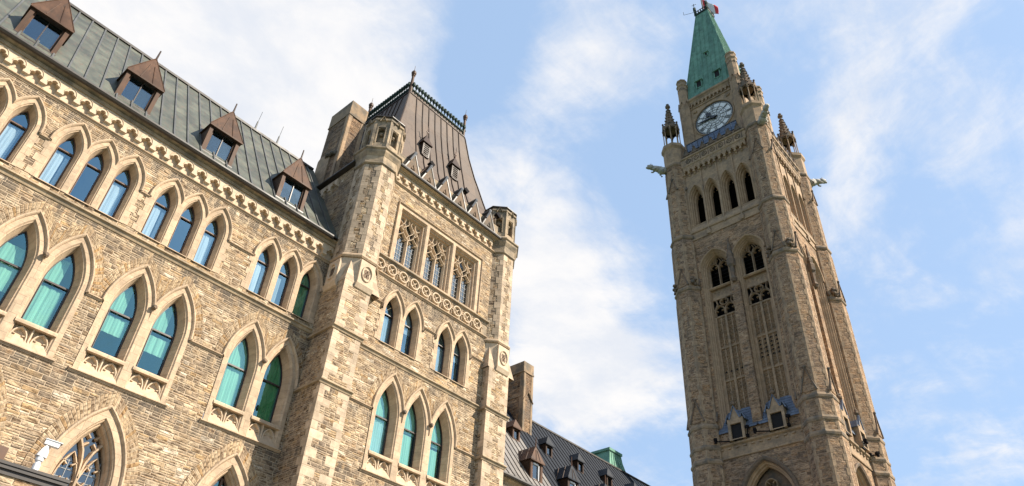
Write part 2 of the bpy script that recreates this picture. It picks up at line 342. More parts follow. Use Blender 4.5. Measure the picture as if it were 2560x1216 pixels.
    def build(s, name, mat, parent=None, smooth=False):
        me = bpy.data.meshes.new(name)
        xs = [Vector(v) for v in s.v]
        if LEAN[0]:
            for v in xs: v.y += LEAN[0](v.z)
        lo = Vector((min(v.x for v in xs), min(v.y for v in xs), min(v.z for v in xs))); hi = Vector((max(v.x for v in xs), max(v.y for v in xs), max(v.z for v in xs)))
        c = (lo+hi)/2; c.z = lo.z
        me.from_pydata([tuple(v-c) for v in xs], [], s.f)
        if any(s.uv):
            L = me.uv_layers.new(name='UV')
            for p, uv in zip(me.polygons, s.uv):
                if uv:
                    for li, q in zip(p.loop_indices, uv): L.data[li].uv = q
        me.materials.append(M[mat])
        if smooth:
            for p in me.polygons: p.use_smooth = True
        o = bpy.data.objects.new(name, me); COL.objects.link(o); WL[o] = c
        if parent: o.parent = parent; o.location = c-WL[parent]
        else: o.location = c
        return o
def thing(name, label, cat, loc, group=None):
    o = bpy.data.objects.new(name, None); COL.objects.link(o); o.location = loc; WL[o] = Vector(loc); o.empty_display_size = .5
    tag(o, label, cat, group); return o
def tag(o, label, cat, group=None):
    o['label'] = label; o['category'] = cat
    if group: o['group'] = group
    return o
def clone(o, off, parent=None):
    """copy an object with its parts, moved by off"""
    c = o.copy(); COL.objects.link(c); p = parent or o.parent
    WL[c] = WL[o]+Vector(off); c.parent = p; c.location = WL[c]-(WL[p] if p else Vector())
    for k in list(o.children):
        if k is not c: clone(k, off, c)
    return c
def Tf(x=0, y=0, z=0, rz=0): return Matrix.Translation((x, y, z)) @ Matrix.Rotation(rz, 4, 'Z')

# ------------------------------------------------------------------ pointed arches
def arc(c, w, zs, rise, off, n=9, lb=None, rb=None):
    Rr = (w*w+rise*rise)/(2*w); e = Rr-w; q = Rr+off
    ta = math.pi-math.acos(max(-1, min(1, e/q)))
    def half(bound):
        t0 = math.pi
        if bound is not None and w+off > bound: t0 = math.pi-math.acos(max(-1, min(1, (bound+e)/q)))
        return [(q*math.cos(t0+(ta-t0)*k/n)+e, q*math.sin(t0+(ta-t0)*k/n)) for k in range(n+1)]
    L = [(c+x, zs+z) for x, z in half(None if lb is None else c-lb)]
    Q = [(c-x, zs+z) for x, z in half(None if rb is None else rb-c)][::-1]
    return L+Q[1:]
def outline(cs, w, zs, rise, off, zb, n=9):
    pts = []
    for k, c in enumerate(cs):
        pts += arc(c, w, zs, rise, off, n, (cs[k-1]+c)/2 if k else None, (cs[k+1]+c)/2 if k < len(cs)-1 else None)
    return [(cs[0]-w-off, zb)]+pts+[(cs[-1]+w+off, zb)]
def apexz(w, zs, rise, off):
    Rr = (w*w+rise*rise)/(2*w); return zs+math.sqrt((Rr+off)**2-(Rr-w)**2)
def at(pts, d): return [(x, d, z) for x, z in pts]
def head(mb, c, d, z, r):
    """a small carved boss: a knobbly ball"""
    n, mm = 9, 6; rings = []
    rnd = random.Random(int(c*97+z*31))
    for a in range(1, mm):
        th = math.pi*a/mm; rings.append(mb.add([(c+r*(.85+.4*rnd.random())*math.sin(th)*math.cos(2*math.pi*k/n), d-r*(.85+.4*rnd.random())*math.cos(th), z+r*(.9+.35*rnd.random())*math.sin(th)*math.sin(2*math.pi*k/n)) for k in range(n)]))
    for a in range(len(rings)-1):
        for k in range(n): l = (k+1) % n; mb.face([rings[a][k], rings[a][l], rings[a+1][l], rings[a+1][k]])
    mb.face(rings[0]); mb.face(rings[-1][::-1])

def fancy_balcony(T, win, c, w, z0, z1, d):
    """blind panel under a window: sloping base and two cusped arches"""
    p = MB(T); p.fill([(c-w, z0), (c+w, z0), (c+w, z1), (c-w, z1)], [], d); i = p.add([(c-w, -.03, z0), (c+w, -.03, z0), (c+w, d-.02, z0+.16), (c-w, d-.02, z0+.16)]); p.face(i)
    for s in (-1, 1):
        cc = c+s*w/2; ww = w*.43
        p.bar(outline([cc], ww*.86, z0+.3, (z1-z0)*.52, 0, z0+.12, 5), .1, d-.13, d-.005)
        for t in (-1, 1): p.bar([(cc+t*ww*.82, z0+.42), (cc+t*ww*.36, z0+.4)], .07, d-.1, d-.005)
    p.bar([(c, z0+.05), (c, z1)], .12, d-.15, d-.005)
    p.build('balcony_panel', 'panel', win)

def window(T, bld, c, w, zb, zs, rise, prof, gd, goff, tz, glassm, cur, frame='frame', fw=.035, gzb=None, name='window'):
    """stone jamb mouldings with metal frame, glass and curtains inside"""
    s = MB(T); s.loft([at(outline([c], w, zs, rise, o, zb), d) for o, d in prof], uv=True, flip=True)
    gz = zb+.2 if gzb is None else gzb; hw = w+prof[-1][0]
    i = s.add([(c-w, -.06, zb), (c+w, -.06, zb), (c+hw, gd, gz), (c-hw, gd, gz)]); s.face(i, [(.1, 0), (.1, 0), (.1, 1), (.1, 1)])
    i = s.add([(c-w, -.06, zb), (c-w, -.06, zb-.03), (c+w, -.06, zb-.03), (c+w, -.06, zb)]); s.face(i[::-1], [(.1, 0)]*4)
    win = s.build(name, 'dressa', bld)
    f = MB(T)
    A = outline([c], w, zs, rise, goff, gz); B = outline([c], w, zs, rise, goff-fw, gz+fw)
    f.loft([at(A, gd), at(A, gd-.05), at(B, gd-.05), at(B, gd+.02)], flip=True)
    hb = w+goff; f.box(c-hb, c+hb, gd-.05, gd+.02, gz, gz+fw)
    f.box(c-hb, c+hb, gd-.055, gd+.02, tz-fw*.8, tz+fw*.8)
    k = .022                                     # the opening casement under the transom
    f.box(c-hb+fw, c-hb+fw+k, gd-.075, gd, gz+fw, tz-fw*.6); f.box(c+hb-fw-k, c+hb-fw, gd-.075, gd, gz+fw, tz-fw*.6)
    f.box(c-hb+fw+k, c+hb-fw-k, gd-.075, gd, gz+fw, gz+fw+k); f.box(c-hb+fw+k, c+hb-fw-k, gd-.075, gd, tz-fw*.6-k, tz-fw*.6)
    f.build('frame', frame, win)
    q = MB(T); q.fill(outline([c], w, zs, rise, goff-.02, gz+.02), [], gd); q.build('glass', glassm, win)
    top = apexz(w, zs, rise, goff)
    for kind, a0, a1, z0, z1 in cur:
        x0, x1 = c-hb+2*hb*a0, c-hb+2*hb*a1; y0, y1 = gz+(top-gz)*z0, gz+(top-gz)*z1
        cm = MB(T); n = max(3, int((x1-x0)/.035)); rows = []
        for j, zq in enumerate((y0, y1)):
            rows.append(cm.add([(x0+(x1-x0)*k/n, gd+.06+.008*math.sin(k*1.9+c*3)+.01*math.sin(k*.8), zq) for k in range(n+1)]))
        for k in range(n): cm.face([rows[0][k], rows[0][k+1], rows[1][k+1], rows[1][k]])
        cm.build('blind' if 'blind' in M[kind].name else 'curtain', kind, win)
    rm = MB(T); rm.box(c-hb-.1, c+hb+.1, gd+.75, gd+.8, gz-.1, top+.1); rm.box(c-hb-.12, c-hb-.1, gd, gd+.8, gz, top); rm.box(c+hb+.1, c+hb+.12, gd, gd+.8, gz, top); rm.box(c-hb-.1, c+hb+.1, gd+.02, gd+.75, top+.05, top+.1); rm.box(c-hb-.1, c+hb+.1, gd+.02, gd+.75, gz-.1, gz-.05)
    rm.build('room_lining', 'dark', win)
    return win

VK = [0]
def surround(T, bld, cs, w, zb, zs, rise, hoff, vouss=None, string=None, quoin=False, bosses=True, face_d=-.025):
    """dressed face, hood mould, arch stones and bosses round a row of windows; returns the hole it needs in the wall"""
    gap = (cs[1]-cs[0])/2-w if len(cs) > 1 else .1
    p = MB(T); A = outline(cs, w, zs, rise, hoff-.06, zb)
    holes = [list(reversed(outline([c], w, zs, rise, 0, zb+.001))) for c in cs]
    for h in holes: h[0] = (h[0][0], zb+.002); h[-1] = (h[-1][0], zb+.002)
    # the sheet is cut column by column so that the openings run through its foot
    p.fill(A, [[(x, max(z, zb+.004)) for x, z in h] for h in holes], face_d)
    p.loft([at(A, face_d), at(A, .02)], flip=False)
    if quoin:
        k = 0; z = zb+.02
        while z < zs-.1:
            hh = .27+.1*random.random(); e = .075 if k % 2 else .15+.06*random.random()
            p.box(cs[0]-w-hoff-e+.06, cs[0]-w-hoff+.07, face_d+.003, .02, z, z+hh-.008); e = .075 if k % 2 else .15+.06*random.random()
            p.box(cs[-1]+w+hoff-.07, cs[-1]+w+hoff+e-.06, face_d+.003, .02, z, z+hh-.008); z += hh; k += 1
    p.build('window_surround', 'dress', bld)
    h = MB(T); zc = string if string else zs
    O = lambda o, d: at(outline(cs, w, zs, rise, o, zc), d)
    h.loft([O(hoff-.08, face_d+.005), O(hoff-.06, face_d-.05), O(hoff-.02, face_d-.09), O(hoff+.02, face_d-.09), O(hoff+.045, face_d-.05), O(hoff+.05, .0)], uv=True, flip=False)
    h.build('hood_mould', 'dressa', bld)
    if vouss:
        v = MB(T); r = [outline(cs, w, zs, rise, o, zs) for o in (hoff+.03, hoff+vouss)]
        VK[0] += 1; vd = -.018-.006*(VK[0] % 3); v.loft([at(r[0], vd), at(r[1], vd), at(r[1], .01)], uv=True); v.build('arch_ring', 'vouss', bld)
    if bosses:
        for a, b in zip(cs, cs[1:]):
            Rr = (w*w+rise*rise)/(2*w); e = Rr-w; x = (b-a)/2+e; zz_ = zs+math.sqrt(max(0, (Rr+hoff)**2-x*x))
            q = MB(T); head(q, (a+b)/2, face_d-.1, zz_-.1, .1); q.build('carved_boss', 'tdirty', bld)
    return [outline(cs, w, zs, rise, gap+.03, zb+.03)]

PROF_STRING = lambda z, h=.2, p=.12: [(.02, z-h), (-p*.25, z-h), (-p*.45, z-h*.7), (-p*.5, z-h*.5), (-p, z-h*.38), (-p, z-h*.12), (-p*.7, z), (.02, z+h*.35)]

def corbel_unit(T, u, pw, z0, z1, proj, bld):
    """one trefoil-headed arch of a corbel table with the corbel at its left"""
    m = MB(T); a = pw*.5; h = z1-z0; n = 6
    pts = [(0, z1), (0, z0+.28*h), (.13*pw, z0+.28*h)]
    cx = pw*.5; r = pw*.16
    for cc, zc, r_, a0, a1 in ((cx-r*1.15, z0+.38*h, r, 180, 55), (cx, z0+.56*h, r*1.05, 190, -10), (cx+r*1.15, z0+.38*h, r, 125, 0)):
        pts += [(cc+r_*math.cos(R(a0+(a1-a0)*k/n)), zc+r_*math.sin(R(a0+(a1-a0)*k/n))*1.1) for k in range(n+1)]
    pts += [(pw-.13*pw, z0+.28*h), (pw, z0+.28*h), (pw, z1)]
    m.prism([(u+x, z) for x, z in pts][::-1], -proj, 0)
    s = pw*.19
    m.strip(u-s, u+s, [(0, z0+.28*h), (-proj-.02, z0+.28*h), (-proj-.02, z0+.12*h), (-proj*.55, z0+.06*h), (-proj*.5, z0-.06*h), (0, z0-.16*h)][::-1])
    rim = [(u+cx+pw*.36*math.cos(R(t)), z0+.42*h+h*.46*math.sin(R(t))) for t in range(0, 181, 18)]
    m.bar(rim, .035, -proj-.022, -proj+.002, taper=.6)
    return m.build('corbel_arch', 'panel', bld)

def seams(mb, u0, u1, step, prof, hgt, wd):
    """standing seams up a roof whose section is prof = [(d, z)]"""
    n = int((u1-u0)/step)
    for k in range(n+1):
        u = u0+step*k
        rows = []
        for j, (d, z) in enumerate(prof):
            a = prof[max(0, j-1)]; b = prof[min(len(prof)-1, j+1)]; t = Vector((b[0]-a[0], b[1]-a[1])).normalized(); nx, nz = -t.y, t.x
            rows.append(mb.add([(u-wd/2, d, z), (u-wd/2, d+nx*hgt, z+nz*hgt), (u+wd/2, d+nx*hgt, z+nz*hgt), (u+wd/2, d, z)]))
        for a, b in zip(rows, rows[1:]):
            for j in range(3): mb.face([a[j], a[j+1], b[j+1], b[j]][::-1])
        mb.face(rows[0][::-1])
def roofsheet(mb, u0, u1, prof):
    mb.loft([[(u0, d, z) for d, z in prof], [(u1, d, z) for d, z in prof]], flip=True)
    # uv: u along, v up the slope
    acc = [0]
    for a, b in zip(prof, prof[1:]): acc.append(acc[-1]+math.hypot(b[0]-a[0], b[1]-a[1]))
    k = len(prof)-1
    for j in range(k):
        f = mb.f[-k+j]
        mb.uv[-k+j] = [(u1, acc[j]), (u1, acc[j+1]), (u0, acc[j+1]), (u0, acc[j])]

# ------------------------------------------------------------------ ground
gm = MB(); gm.box(-1500, 1500, -1500, 1500, GZ-.5, GZ); gr = gm.build('ground', 'grass'); gr['kind'] = 'structure'
pm = MB(); pm.box(-40, 90, 4, 20, GZ+.001, GZ+.006); pv_ = pm.build('path', 'pave'); pv_['kind'] = 'structure'

# ================================================================== the long wing on the left
Y0 = 25.0; T = Tf(0, Y0)
wing = thing('stone_wing', 'long sandstone wing with pointed windows and four dormers in its grey-green copper roof', 'building', (4, 30, GZ))
X0, X1 = -7.5, 14.3
holes = []
TRI = [[-1.0, .02, 1.04], [2.70, 3.77, 4.84], [6.51, 7.6, 8.69], [11.21, 12.31, 13.41]]
PAIR = [[-1.4, .2], [2.95, 4.53], [6.82, 8.42], [11.55, 13.17]]
PR3 = [(0, -.025), (-.025, .02), (-.05, .03), (-.06, .1), (-.13, .34), (-.13, .42)]
PR2 = [(0, -.025), (-.04, .03), (-.07, .04), (-.09, .12), (-.19, .38), (-.19, .46)]
def third(T, bld, cs, w, zb, zs, string, curs, frames, rise=1.0):
    hs = surround(T, bld, cs, w, zb, zs, rise, .22, None, string, True, False)
    for c, cu, fr in zip(cs, curs, frames):
        window(T, bld, c, w, zb, zs, rise, PR3, .42, -.13, zs+.1, 'glassb', cu, fr, .03, zb+.2)
    return hs
def second(T, bld, cs, zs, string, zb, zr, curs, w=.65, rise=1.7):
    hs = surround(T, bld, cs, w, zb, zs, rise, .23, .36, string)
    for c, cu in zip(cs, curs):
        win = window(T, bld, c, w, zb, zs, rise, PR2, .46, -.19, zs+.06, 'glasst', cu, 'frame', .035, zr+.1)
        b = MB(T); b.strip(c-w, c+w, [(-.07, zr-.1), (-.07, zr-.02), (-.04, zr+.04), (.46, zr+.12), (.46, zr-.1)][::-1]); b.build('window_rail', 'dress', win)
        fancy_balcony(T, win, c, w-.003, zb+.01, zr-.1, .2)
    b = MB(T); b.strip(cs[0]-w-.27, cs[-1]+w+.27, PROF_STRING(zb, .12, .1)); b.build('window_sill', 'dress', bld)
    return hs
cw = lambda a, b: ('cwhite', a, b, 0, .66)
side = [cw(.02, .55), cw(.6, .98)]
C3 = [[cw(.03, .62), ('cwhite', .7, .97, 0, .62)], [], [cw(.05, .8)]]
for k, cs in enumerate(TRI):
    holes += third(T, wing, cs, .44, 16.74, 18.5, 18.42, [C3[0], [] if k < 3 else [('cgrey', .05, .5, 0, .6)], C3[2] if k < 3 else [('cdeep', .1, .95, 0, 1)]], ['framel']*3 if k < 3 else ['framel', 'framel', 'frame'])
gb = lambda a, b, z0, z1: ('cgreen', a, b, z0, z1)
C2 = [[[gb(0, 1, .0, .8)], [gb(0, 1, .0, .9)]],
      [[gb(0, 1, .25, .8)], [gb(0, .85, .02, .52), gb(.0, .6, .56, .9)]],
      [[gb(0, 1, .3, .52), gb(.0, .6, .56, .95)], [gb(0, 1, .28, .5), gb(.0, .6, .56, .95)]],
      [[gb(.03, .97, .0, 1)], [('cdeep', .3, 1, 0, 1)]]]
for cs, cu in zip(PAIR, C2): holes += second(T, wing, cs, 13.57, 13.61, 10.97, 11.8, cu)
# ground floor: wide two-light windows with tracery
def tracery2(T, win, c, w, zs, rise, zb, d, lw=.19):
    """two cusped lights under a quatrefoil, as bars of stone"""
    t = MB(T); z1 = apexz(w, zs, rise, 0)
    def arcbar(c0, w0, zs0, r0, n=8): return arc(c0, w0, zs0, r0, 0, n)
    h = w/2
    t.bar([(c, zb), (c, zs+.15)], lw, d-.16, d+.02)
    for s in (-1, 1):
        t.bar([(c, zs+.1), (c+s*.09*w, zs+.34*rise), (c+s*.22*w, zs+.5*rise), (c+s*.47*w, zs+.66*rise)], lw*.8, d-.15, d+.02)
        L = arc(c+s*h, h*.92, zs-.1, rise*.5, 0, 6); t.bar(L, lw*.5, d-.1, d+.02)
        for q in (-1, 1):
            t.bar([(c+s*h+q*h*.85, zs+.05), (c+s*h+q*h*.4, zs-.02), (c+s*h+q*h*.25, zs+.1)], lw*.5, d-.1, d+.02)
            t.bar([(c+s*h+q*h*.6, zs+.3*rise), (c+s*h+q*h*.22, zs+.24*rise)], lw*.5, d-.1, d+.02)
    zc = zs+.68*rise; r = .27*w
    for a in (45, 135, 225, 315):
        t.bar([(c+r*1.5*math.cos(R(a)), zc+r*1.5*math.sin(R(a))), (c+r*.55*math.cos(R(a)), zc+r*.55*math.sin(R(a)))], lw*.7, d-.11, d+.02, taper=.3)
    t.build('tracery', 'dress', win)
def leads(T, win, u0, u1, z0, z1, d, su, sz, r=.012, mat='lcame'):
    m = MB(T); k = u0+su/2
    while k < u1: m.box(k-r, k+r, d-.012, d, z0, z1); k += su
    k = z0+sz/2
    while k < z1: m.box(u0, u1, d-.013, d, k-r, k+r); k += sz
    m.build('lead_grid', mat, win)
def groundwin(T, bld, c, zs, w=.95, rise=2.2, zb=5.0, traced=True):
    hs = surround(T, bld, [c], w, zb, zs, rise, .3, .46, None, False, False)
    s = MB(T); prof = [(0, -.025), (-.03, .03), (-.05, .02), (-.08, .06), (-.09, .14), (-.13, .13), (-.17, .2), (-.18, .3), (-.22, .38), (-.22, .5)]
    s.loft([at(outline([c], w, zs, rise, o, zb), d) for o, d in prof], uv=True, flip=True); win = s.build('window', 'dressa', bld)
    q = MB(T); q.fill(outline([c], w, zs, rise, -.2, zb), [], .5); q.build('glass', 'glassd' if traced else 'glasst', win)
    hw = w-.22
    if traced:
        tracery2(T, win, c, hw, zs+.1, rise*.93, zb, .46); leads(T, win, c-hw, c+hw, zb, zs+1.0, .49, .235, .27)
    else:
        f = MB(T); A = outline([c], w, zs, rise, -.22, zb); B = outline([c], w, zs, rise, -.28, zb); f.loft([at(A, .5), at(A, .43), at(B, .43), at(B, .5)], flip=True); f.box(c-hw, c+hw, .43, .5, zs-.1, zs); f.box(c-.04, c+.04, .43, .5, zb, apexz(w, zs, rise, -.22)); f.build('frame', 'framel', win)
    b = MB(T); b.box(c-w, c+w, 1.3, 1.35, zb, zs+rise); b.box(c-w-.02, c-w, .5, 1.3, zb, zs+rise); b.box(c+w, c+w+.02, .5, 1.3, zb, zs+rise); b.build('room_lining', 'dark', win)
    if not traced:
        cm = MB(T); cm.fill(outline([c], w, zs, rise, -.3, zb), [], .7); cm.build('blind', 'cgrey', win)
    return hs
for k, c in enumerate((-.9, 3.45, 7.62, 12.36)): holes += groundwin(T, wing, c, 7.63, traced=k != 3)
wl = MB(T); wl.wallfill(X0, X1, GZ, 20.25, holes, 0)
wl.box(X0-.3, X0, 0, 9, GZ, 20.6); wl.box(X0, X1, 8.5, 9, GZ, 20.6)
wl.build('wall', 'rubble', wing)
uw = MB(T); uw.box(X0, X1, -.0, .4, 20.25, 21.0); uw.build('frieze_wall', 'panel', wing)
# string courses
for z, a, b, nm in ((16.5, X0, X1, 'sill_course'), (20.2, X0, X1, 'string_course')):
    s = MB(T); s.strip(a, b, PROF_STRING(z, .24 if z < 20 else .13, .15 if z < 20 else .1)); s.build(nm, 'string' if z < 20 else 'dress', wing)
for (a, b), z in (((1.04+.66, 2.7-.66), 18.42), ((4.84+.66, 6.51-.66), 18.42), ((8.69+.66, 11.21-.66), 18.42), ((.2+.9, 2.95-.9), 13.61), ((4.53+.88, 6.82-.88), 13.61), ((8.42+.88, 11.55-.88), 13.61)):
    s = MB(T); s.strip(a-.02, b+.02, PROF_STRING(z, .1, .09)); s.build('hood_course', 'dress', wing)
c0 = corbel_unit(T, -6.4, .608, 20.25, 20.92, .19, wing)
for k in range(1, 34): clone(c0, (.608*k, 0, 0))
cn = MB(T); cn.strip(X0, X1, [(0, 20.92), (-.25, 20.92), (-.25, 20.98), (-.28, 21.04), (-.24, 21.1), (-.36, 21.17), (-.36, 21.23), (0, 21.23)][::-1]); cn.build('cornice', 'dirty', wing)
# gutter and roof
SL = math.tan(R(58)); GY, GZ_ = -.42, 21.24
gt = MB(T); gt.strip(X0, 13.75, [(-.36, 21.18), (-.44, 21.12), (-.53, 21.13), (-.58, 21.2), (-.58, 21.27), (-.54, 21.28), (-.5, 21.22), (-.36, 21.25)][::-1]); gt.build('gutter', 'edge', wing)
RP = [(-.5, 21.26), (-.3, 21.44), (-.12, 21.68), (.05, 21.93), (4.4, 21.93+4.35*SL)]
rf = MB(T); roofsheet(rf, X0, 14.2, RP); rfo = rf.build('roof', 'roof', wing)
sm = MB(T); seams(sm, X0+.1, 14.1, .62, RP, .055, .065); sm.build('roof_seam', 'roofrib', rfo)
rg = MB(T); zr = RP[-1][1]; rg.box(X0, 14.1, 4.28, 4.55, zr-.06, zr+.07); rg.build('ridge', 'edge', wing)
rb = MB(T); i = rb.add([(X0, 4.4, zr-.1), (14.2, 4.4, zr-.1), (14.2, 9, 21), (X0, 9, 21)]); rb.face(i); i = rb.add([(X0, -.4, 21.2), (X0, 4.4, zr-.1), (X0, 9, 21)]); rb.face(i); rb.build('roof_back', 'roofrib', wing)
# dormers
def dormer(T, bld, c, d, zb, wd=.735, mat='copper', matd='copperd', first=None):
    m = MB(T); fwid = .29                                          # two broad jambs, sill, soffit
    zt = zb+1.52
    body = MB(T); body.box(c-wd, c+wd, d+.22, d+2.6, zb+.02, zt)
    o = body.build('dormer', matd, bld)
    for s in (-1, 1):
        j = MB(T)
        a, b = sorted((c+s*wd, c+s*(wd-fwid*.55))); j.box(a, b, d, d+.24, zb+.03, zt)
        a, b = sorted((c+s*(wd-fwid*.55), c+s*(wd-fwid*.8))); j.box(a, b, d+.1, d+.24, zb+.05, zt)
        j.build('dormer_jamb', mat, o)
    k = MB(T); k.box(c-wd-.03, c+wd+.03, d-.04, d+.24, zb-.04, zb+.05); k.box(c-wd-.02, c+wd+.02, d-.03, d+.2, zt-.03, zt+.03); k.box(c-.02, c+.02, d+.12, d+.2, zb+.05, zt)
    for s in (-.45, .45): k.box(c+s*wd-.03, c+s*wd+.03, d-.07, d+.1, zb-.2, zb-.03)
    k.build('dormer_frame', 'frame', o)
    q = MB(T); i = wd-fwid*.8; q.box(c-i, c+i, d+.17, d+.18, zb+.05, zt); q.build('glass', 'glassm', o)
    rm = MB(T); rm.box(c-i, c, d+.2, d+.215, zb+.05, zt); rm.build('room_lining', 'dark', o); rm = MB(T); rm.box(c, c+i, d+.2, d+.214, zb+.05, zt-.25); rm.build('blind', 'cdim', o)
    v = MB(T); v.box(c+.12, c+.3, d+.08, d+.16, zb+.06, zb+.2); v.build('air_vent', 'blackp', o)
    # hipped cap leaning back, with seams and finial
    e = wd+.08; zt2 = zt+.03; zp = zt+1.78; f0 = d-.1
    h = MB(T); b0 = h.add([(c-e, f0, zt2), (c+e, f0, zt2), (c+e, d+3, zt2), (c-e, d+3, zt2)]); tp = h.add([(c, d+.3, zp), (c, d+4.0, zp)])
    h.face([b0[0], b0[1], tp[0]]); h.face([b0[1], b0[2], tp[1], tp[0]]); h.face([b0[3], b0[0], tp[0], tp[1]]); h.face(b0[::-1])
    for t in (-.32, .32):
        a = Vector((c+e*t, f0-.012, zt2)); b = Vector((c+e*t*.35, f0+.4*.65-.012, zt2+(zp-zt2)*.65)); h.tube([a, b], .018, 4)
    for s in (-1, 1): h.tube([(c+s*e, f0, zt2), (c, d+.3, zp)], .024, 5)
    h.tube([(c, d+.3, zp), (c, d+4.0, zp)], .03, 5)
    h.box(c-e, c+e, f0-.01, f0+.06, zt2-.07, zt2+.01)
    h.build('dormer_roof', mat, o)
    fn = MB(T); fn.tube([(c, d+.3, zp-.1), (c, d+.28, zp+.5)], .045, 6, .03); fn.build('finial', 'copperd', o)
    return o
d0 = dormer(T, wing, -.03, .1, 21.95)
for k in (1, 2, 3): clone(d0, (3.82*k, 0, 0))
for x in (10.2, 11.6):
    rod = MB(); rod.tube([(x, Y0+4.42, zr), (x+.02, Y0+4.42, zr+.75)], .06, 6, .04); rod.tube([(x+.02, Y0+4.42, zr+.7), (x+.06, Y0+4.42, zr+1.6)], .012, 4); rod.build('lightning_rod', 'roofrib', wing)

# ================================================================== the pavilion tower
Yp, Yb = 23.7, 23.25; T = Tf(0, Yp); PB = Yb-Yp
pav = thing('pavilion_tower', 'square sandstone corner tower with two octagonal turrets and a steep brown copper roof', 'building', (19.5, 28, GZ))
XL, XR = 14.1, 25.0
PL, PRr = (XL, 15.55), (23.5, XR)
h = []
def pcur(k): return [[('cgrey', 0, 1, 0, .62)], [('cgrey', 0, 1, .5, 1)]][k % 2]
for cs in ([17.28, 18.52], [20.73, 21.83]):
    w_ = .47; h += third(T, pav, cs, w_, 16.78, 18.45, 18.72, [pcur(0), pcur(1)], ['frame']*2, 1.05)
h += second(T, pav, [17.93, 19.57, 21.21], 13.54, 13.6, 10.95, 11.76, [[('cwhite', 0, 1, .0, .5), gb(.1, .9, .5, 1)], [gb(0, .85, 0, .5), gb(0, 1, .52, 1)], [gb(0, .8, 0, .46), gb(0, 1, .5, 1)]])
for c in (17.75, 21.3): h += groundwin(T, pav, c, 7.55, traced=False)
# the triple rectangular window with flowing tracery
UW = [(16.71, 18.5), (18.7, 20.47), (20.66, 22.45)]; ZB, ZT = 21.35, 24.68
fr = MB(T); fr.fill([(16.42, ZB-.05), (22.74, ZB-.05), (22.74, ZT+.27), (16.42, ZT+.27)], [[(a, ZB), (a, ZT), (b, ZT), (b, ZB)] for a, b in UW], -.03)
fr.loft([[(x, d, z) for x, z in ((16.42, ZB-.05), (16.42, ZT+.27), (22.74, ZT+.27), (22.74, ZB-.05))] for d in (-.03, .02)]); fr.build('window_surround', 'dress', pav)
lm = MB(T); lm.bar([(16.45, ZB), (16.45, ZT+.25), (22.71, ZT+.25), (22.71, ZB)], .12, -.11, -.02); lm.build('label_mould', 'dress', pav)
h.append([(16.6, ZB), (16.6, ZT+.1), (22.6, ZT+.1), (22.6, ZB)])
def flowing(T, bld, a, b):
    c = (a+b)/2; hw = (b-a)/2
    s = MB(T); P = lambda o, d: [(a+o, d, ZB), (a+o, d, ZT-o), (b-o, d, ZT-o), (b-o, d, ZB)]
    s.loft([P(0, -.03), P(.05, .04), P(.06, .1), P(.13, .13), P(.15, .24), P(.2, .3), P(.2, .5)], uv=True, flip=True)
    i = s.add([(a, -.04, ZB), (b, -.04, ZB), (b-.2, .5, ZB+.2), (a+.2, .5, ZB+.2)]); s.face(i, [(.1, 0)]*4)
    win = s.build('window', 'dressa', bld); a2, b2 = a+.2, b-.2; q = (b2-a2)/4; zs = ZT-1.62
    t = MB(T); d = .42; D0, D1 = d-.17, d+.02
    t.bar([(c, ZB), (c, zs+.1)], .12, D0, D1)
    for x in (a2, b2): t.bar([(x, ZB), (x, zs+.3)], .1, D0, D1)
    S = lambda x0, z0, x1, z1, bend: [(x0+(x1-x0)*k/7+bend*math.sin(2*math.pi*k/7), z0+(z1-z0)*k/7) for k in range(8)]
    for x in (a2+q, b2-q):                                          # ogee heads of the lights
        for s_ in (-1, 1): t.bar(S(x+s_*q, zs-.02, x, zs+.62, s_*.07), .06, D0+.02, D1)
        for s_ in (-1, 1): t.bar([(x+s_*q*.75, zs+.12), (x+s_*q*.3, zs+.06)], .06, D0+.03, D1, taper=.2)
    for s_ in (-1, 1):                                              # the mouchettes above
        t.bar(S(c, zs+.1, c+s_*q*.55, zs+1.0, -s_*.12), .06, D0, D1)
        t.bar(S(c+s_*q, zs+.6, c+s_*q*1.9, zs+1.1, s_*.1), .06, D0, D1); t.bar(S(c+s_*q, zs+.6, c+s_*q*.3, zs+1.36, s_*.1), .06, D0, D1)
        t.bar(S(c+s_*q*2, zs+.3, c+s_*q, zs+1.42, s_*.08), .06, D0, D1)
        for dx, dz in ((.16, .12), (-.12, .16), (.18, -.06), (-.02, .2)):
            t.bar([(c+s_*q, zs+.78), (c+s_*q+dx*s_, zs+.78+dz)], .05, D0-.02, D1, taper=.2)
    t.bar([(a2, zs+1.4), (c, zs+1.46), (b2, zs+1.4)], .1, D0+.03, D1)
    t.build('tracery', 'panel', win)
    sp = MB(T); sp.fill([(a2, zs+1.12), (b2, zs+1.12), (b2, ZT-.2), (a2, ZT-.2)], [], d-.03); sp.build('spandrel', 'dirty', win)
    gl = MB(T); gl.box(a2, b2, .46, .47, ZB+.18, ZT-.2); gl.build('glass', 'glassd', win)
    leads(T, win, a2, b2, ZB+.18, zs+.7, .455, .18, .27, .011)
    rm = MB(T); rm.box(a, b, 1.2, 1.22, ZB, ZT); rm.box(a-.02, a, .5, 1.2, ZB, ZT); rm.box(b, b+.02, .5, 1.2, ZB, ZT); rm.build('room_lining', 'dark', win)
    cm = MB(T); cm.box(a2, a2+.35, .8, .81, ZB, zs); cm.build('curtain', 'cgrey', win)
for a, b in UW: flowing(T, pav, a, b)
wm = MB(T); wm.wallfill(PL[0]+.4, PRr[1]-.4, GZ, 26.05, h, 0)
wm.build('wall', 'rubble', pav)
sd = MB(); sd.box(XL+.06, XL+.5, Yp+.5, 32.6, GZ, 26.6); sd.box(XR-.5, XR-.06, Yp+.5, 32.6, GZ, 26.6); sd.box(XL+.5, XR-.5, 32.2, 32.6, GZ, 26.6); sd.build('side_wall', 'weathered', pav)
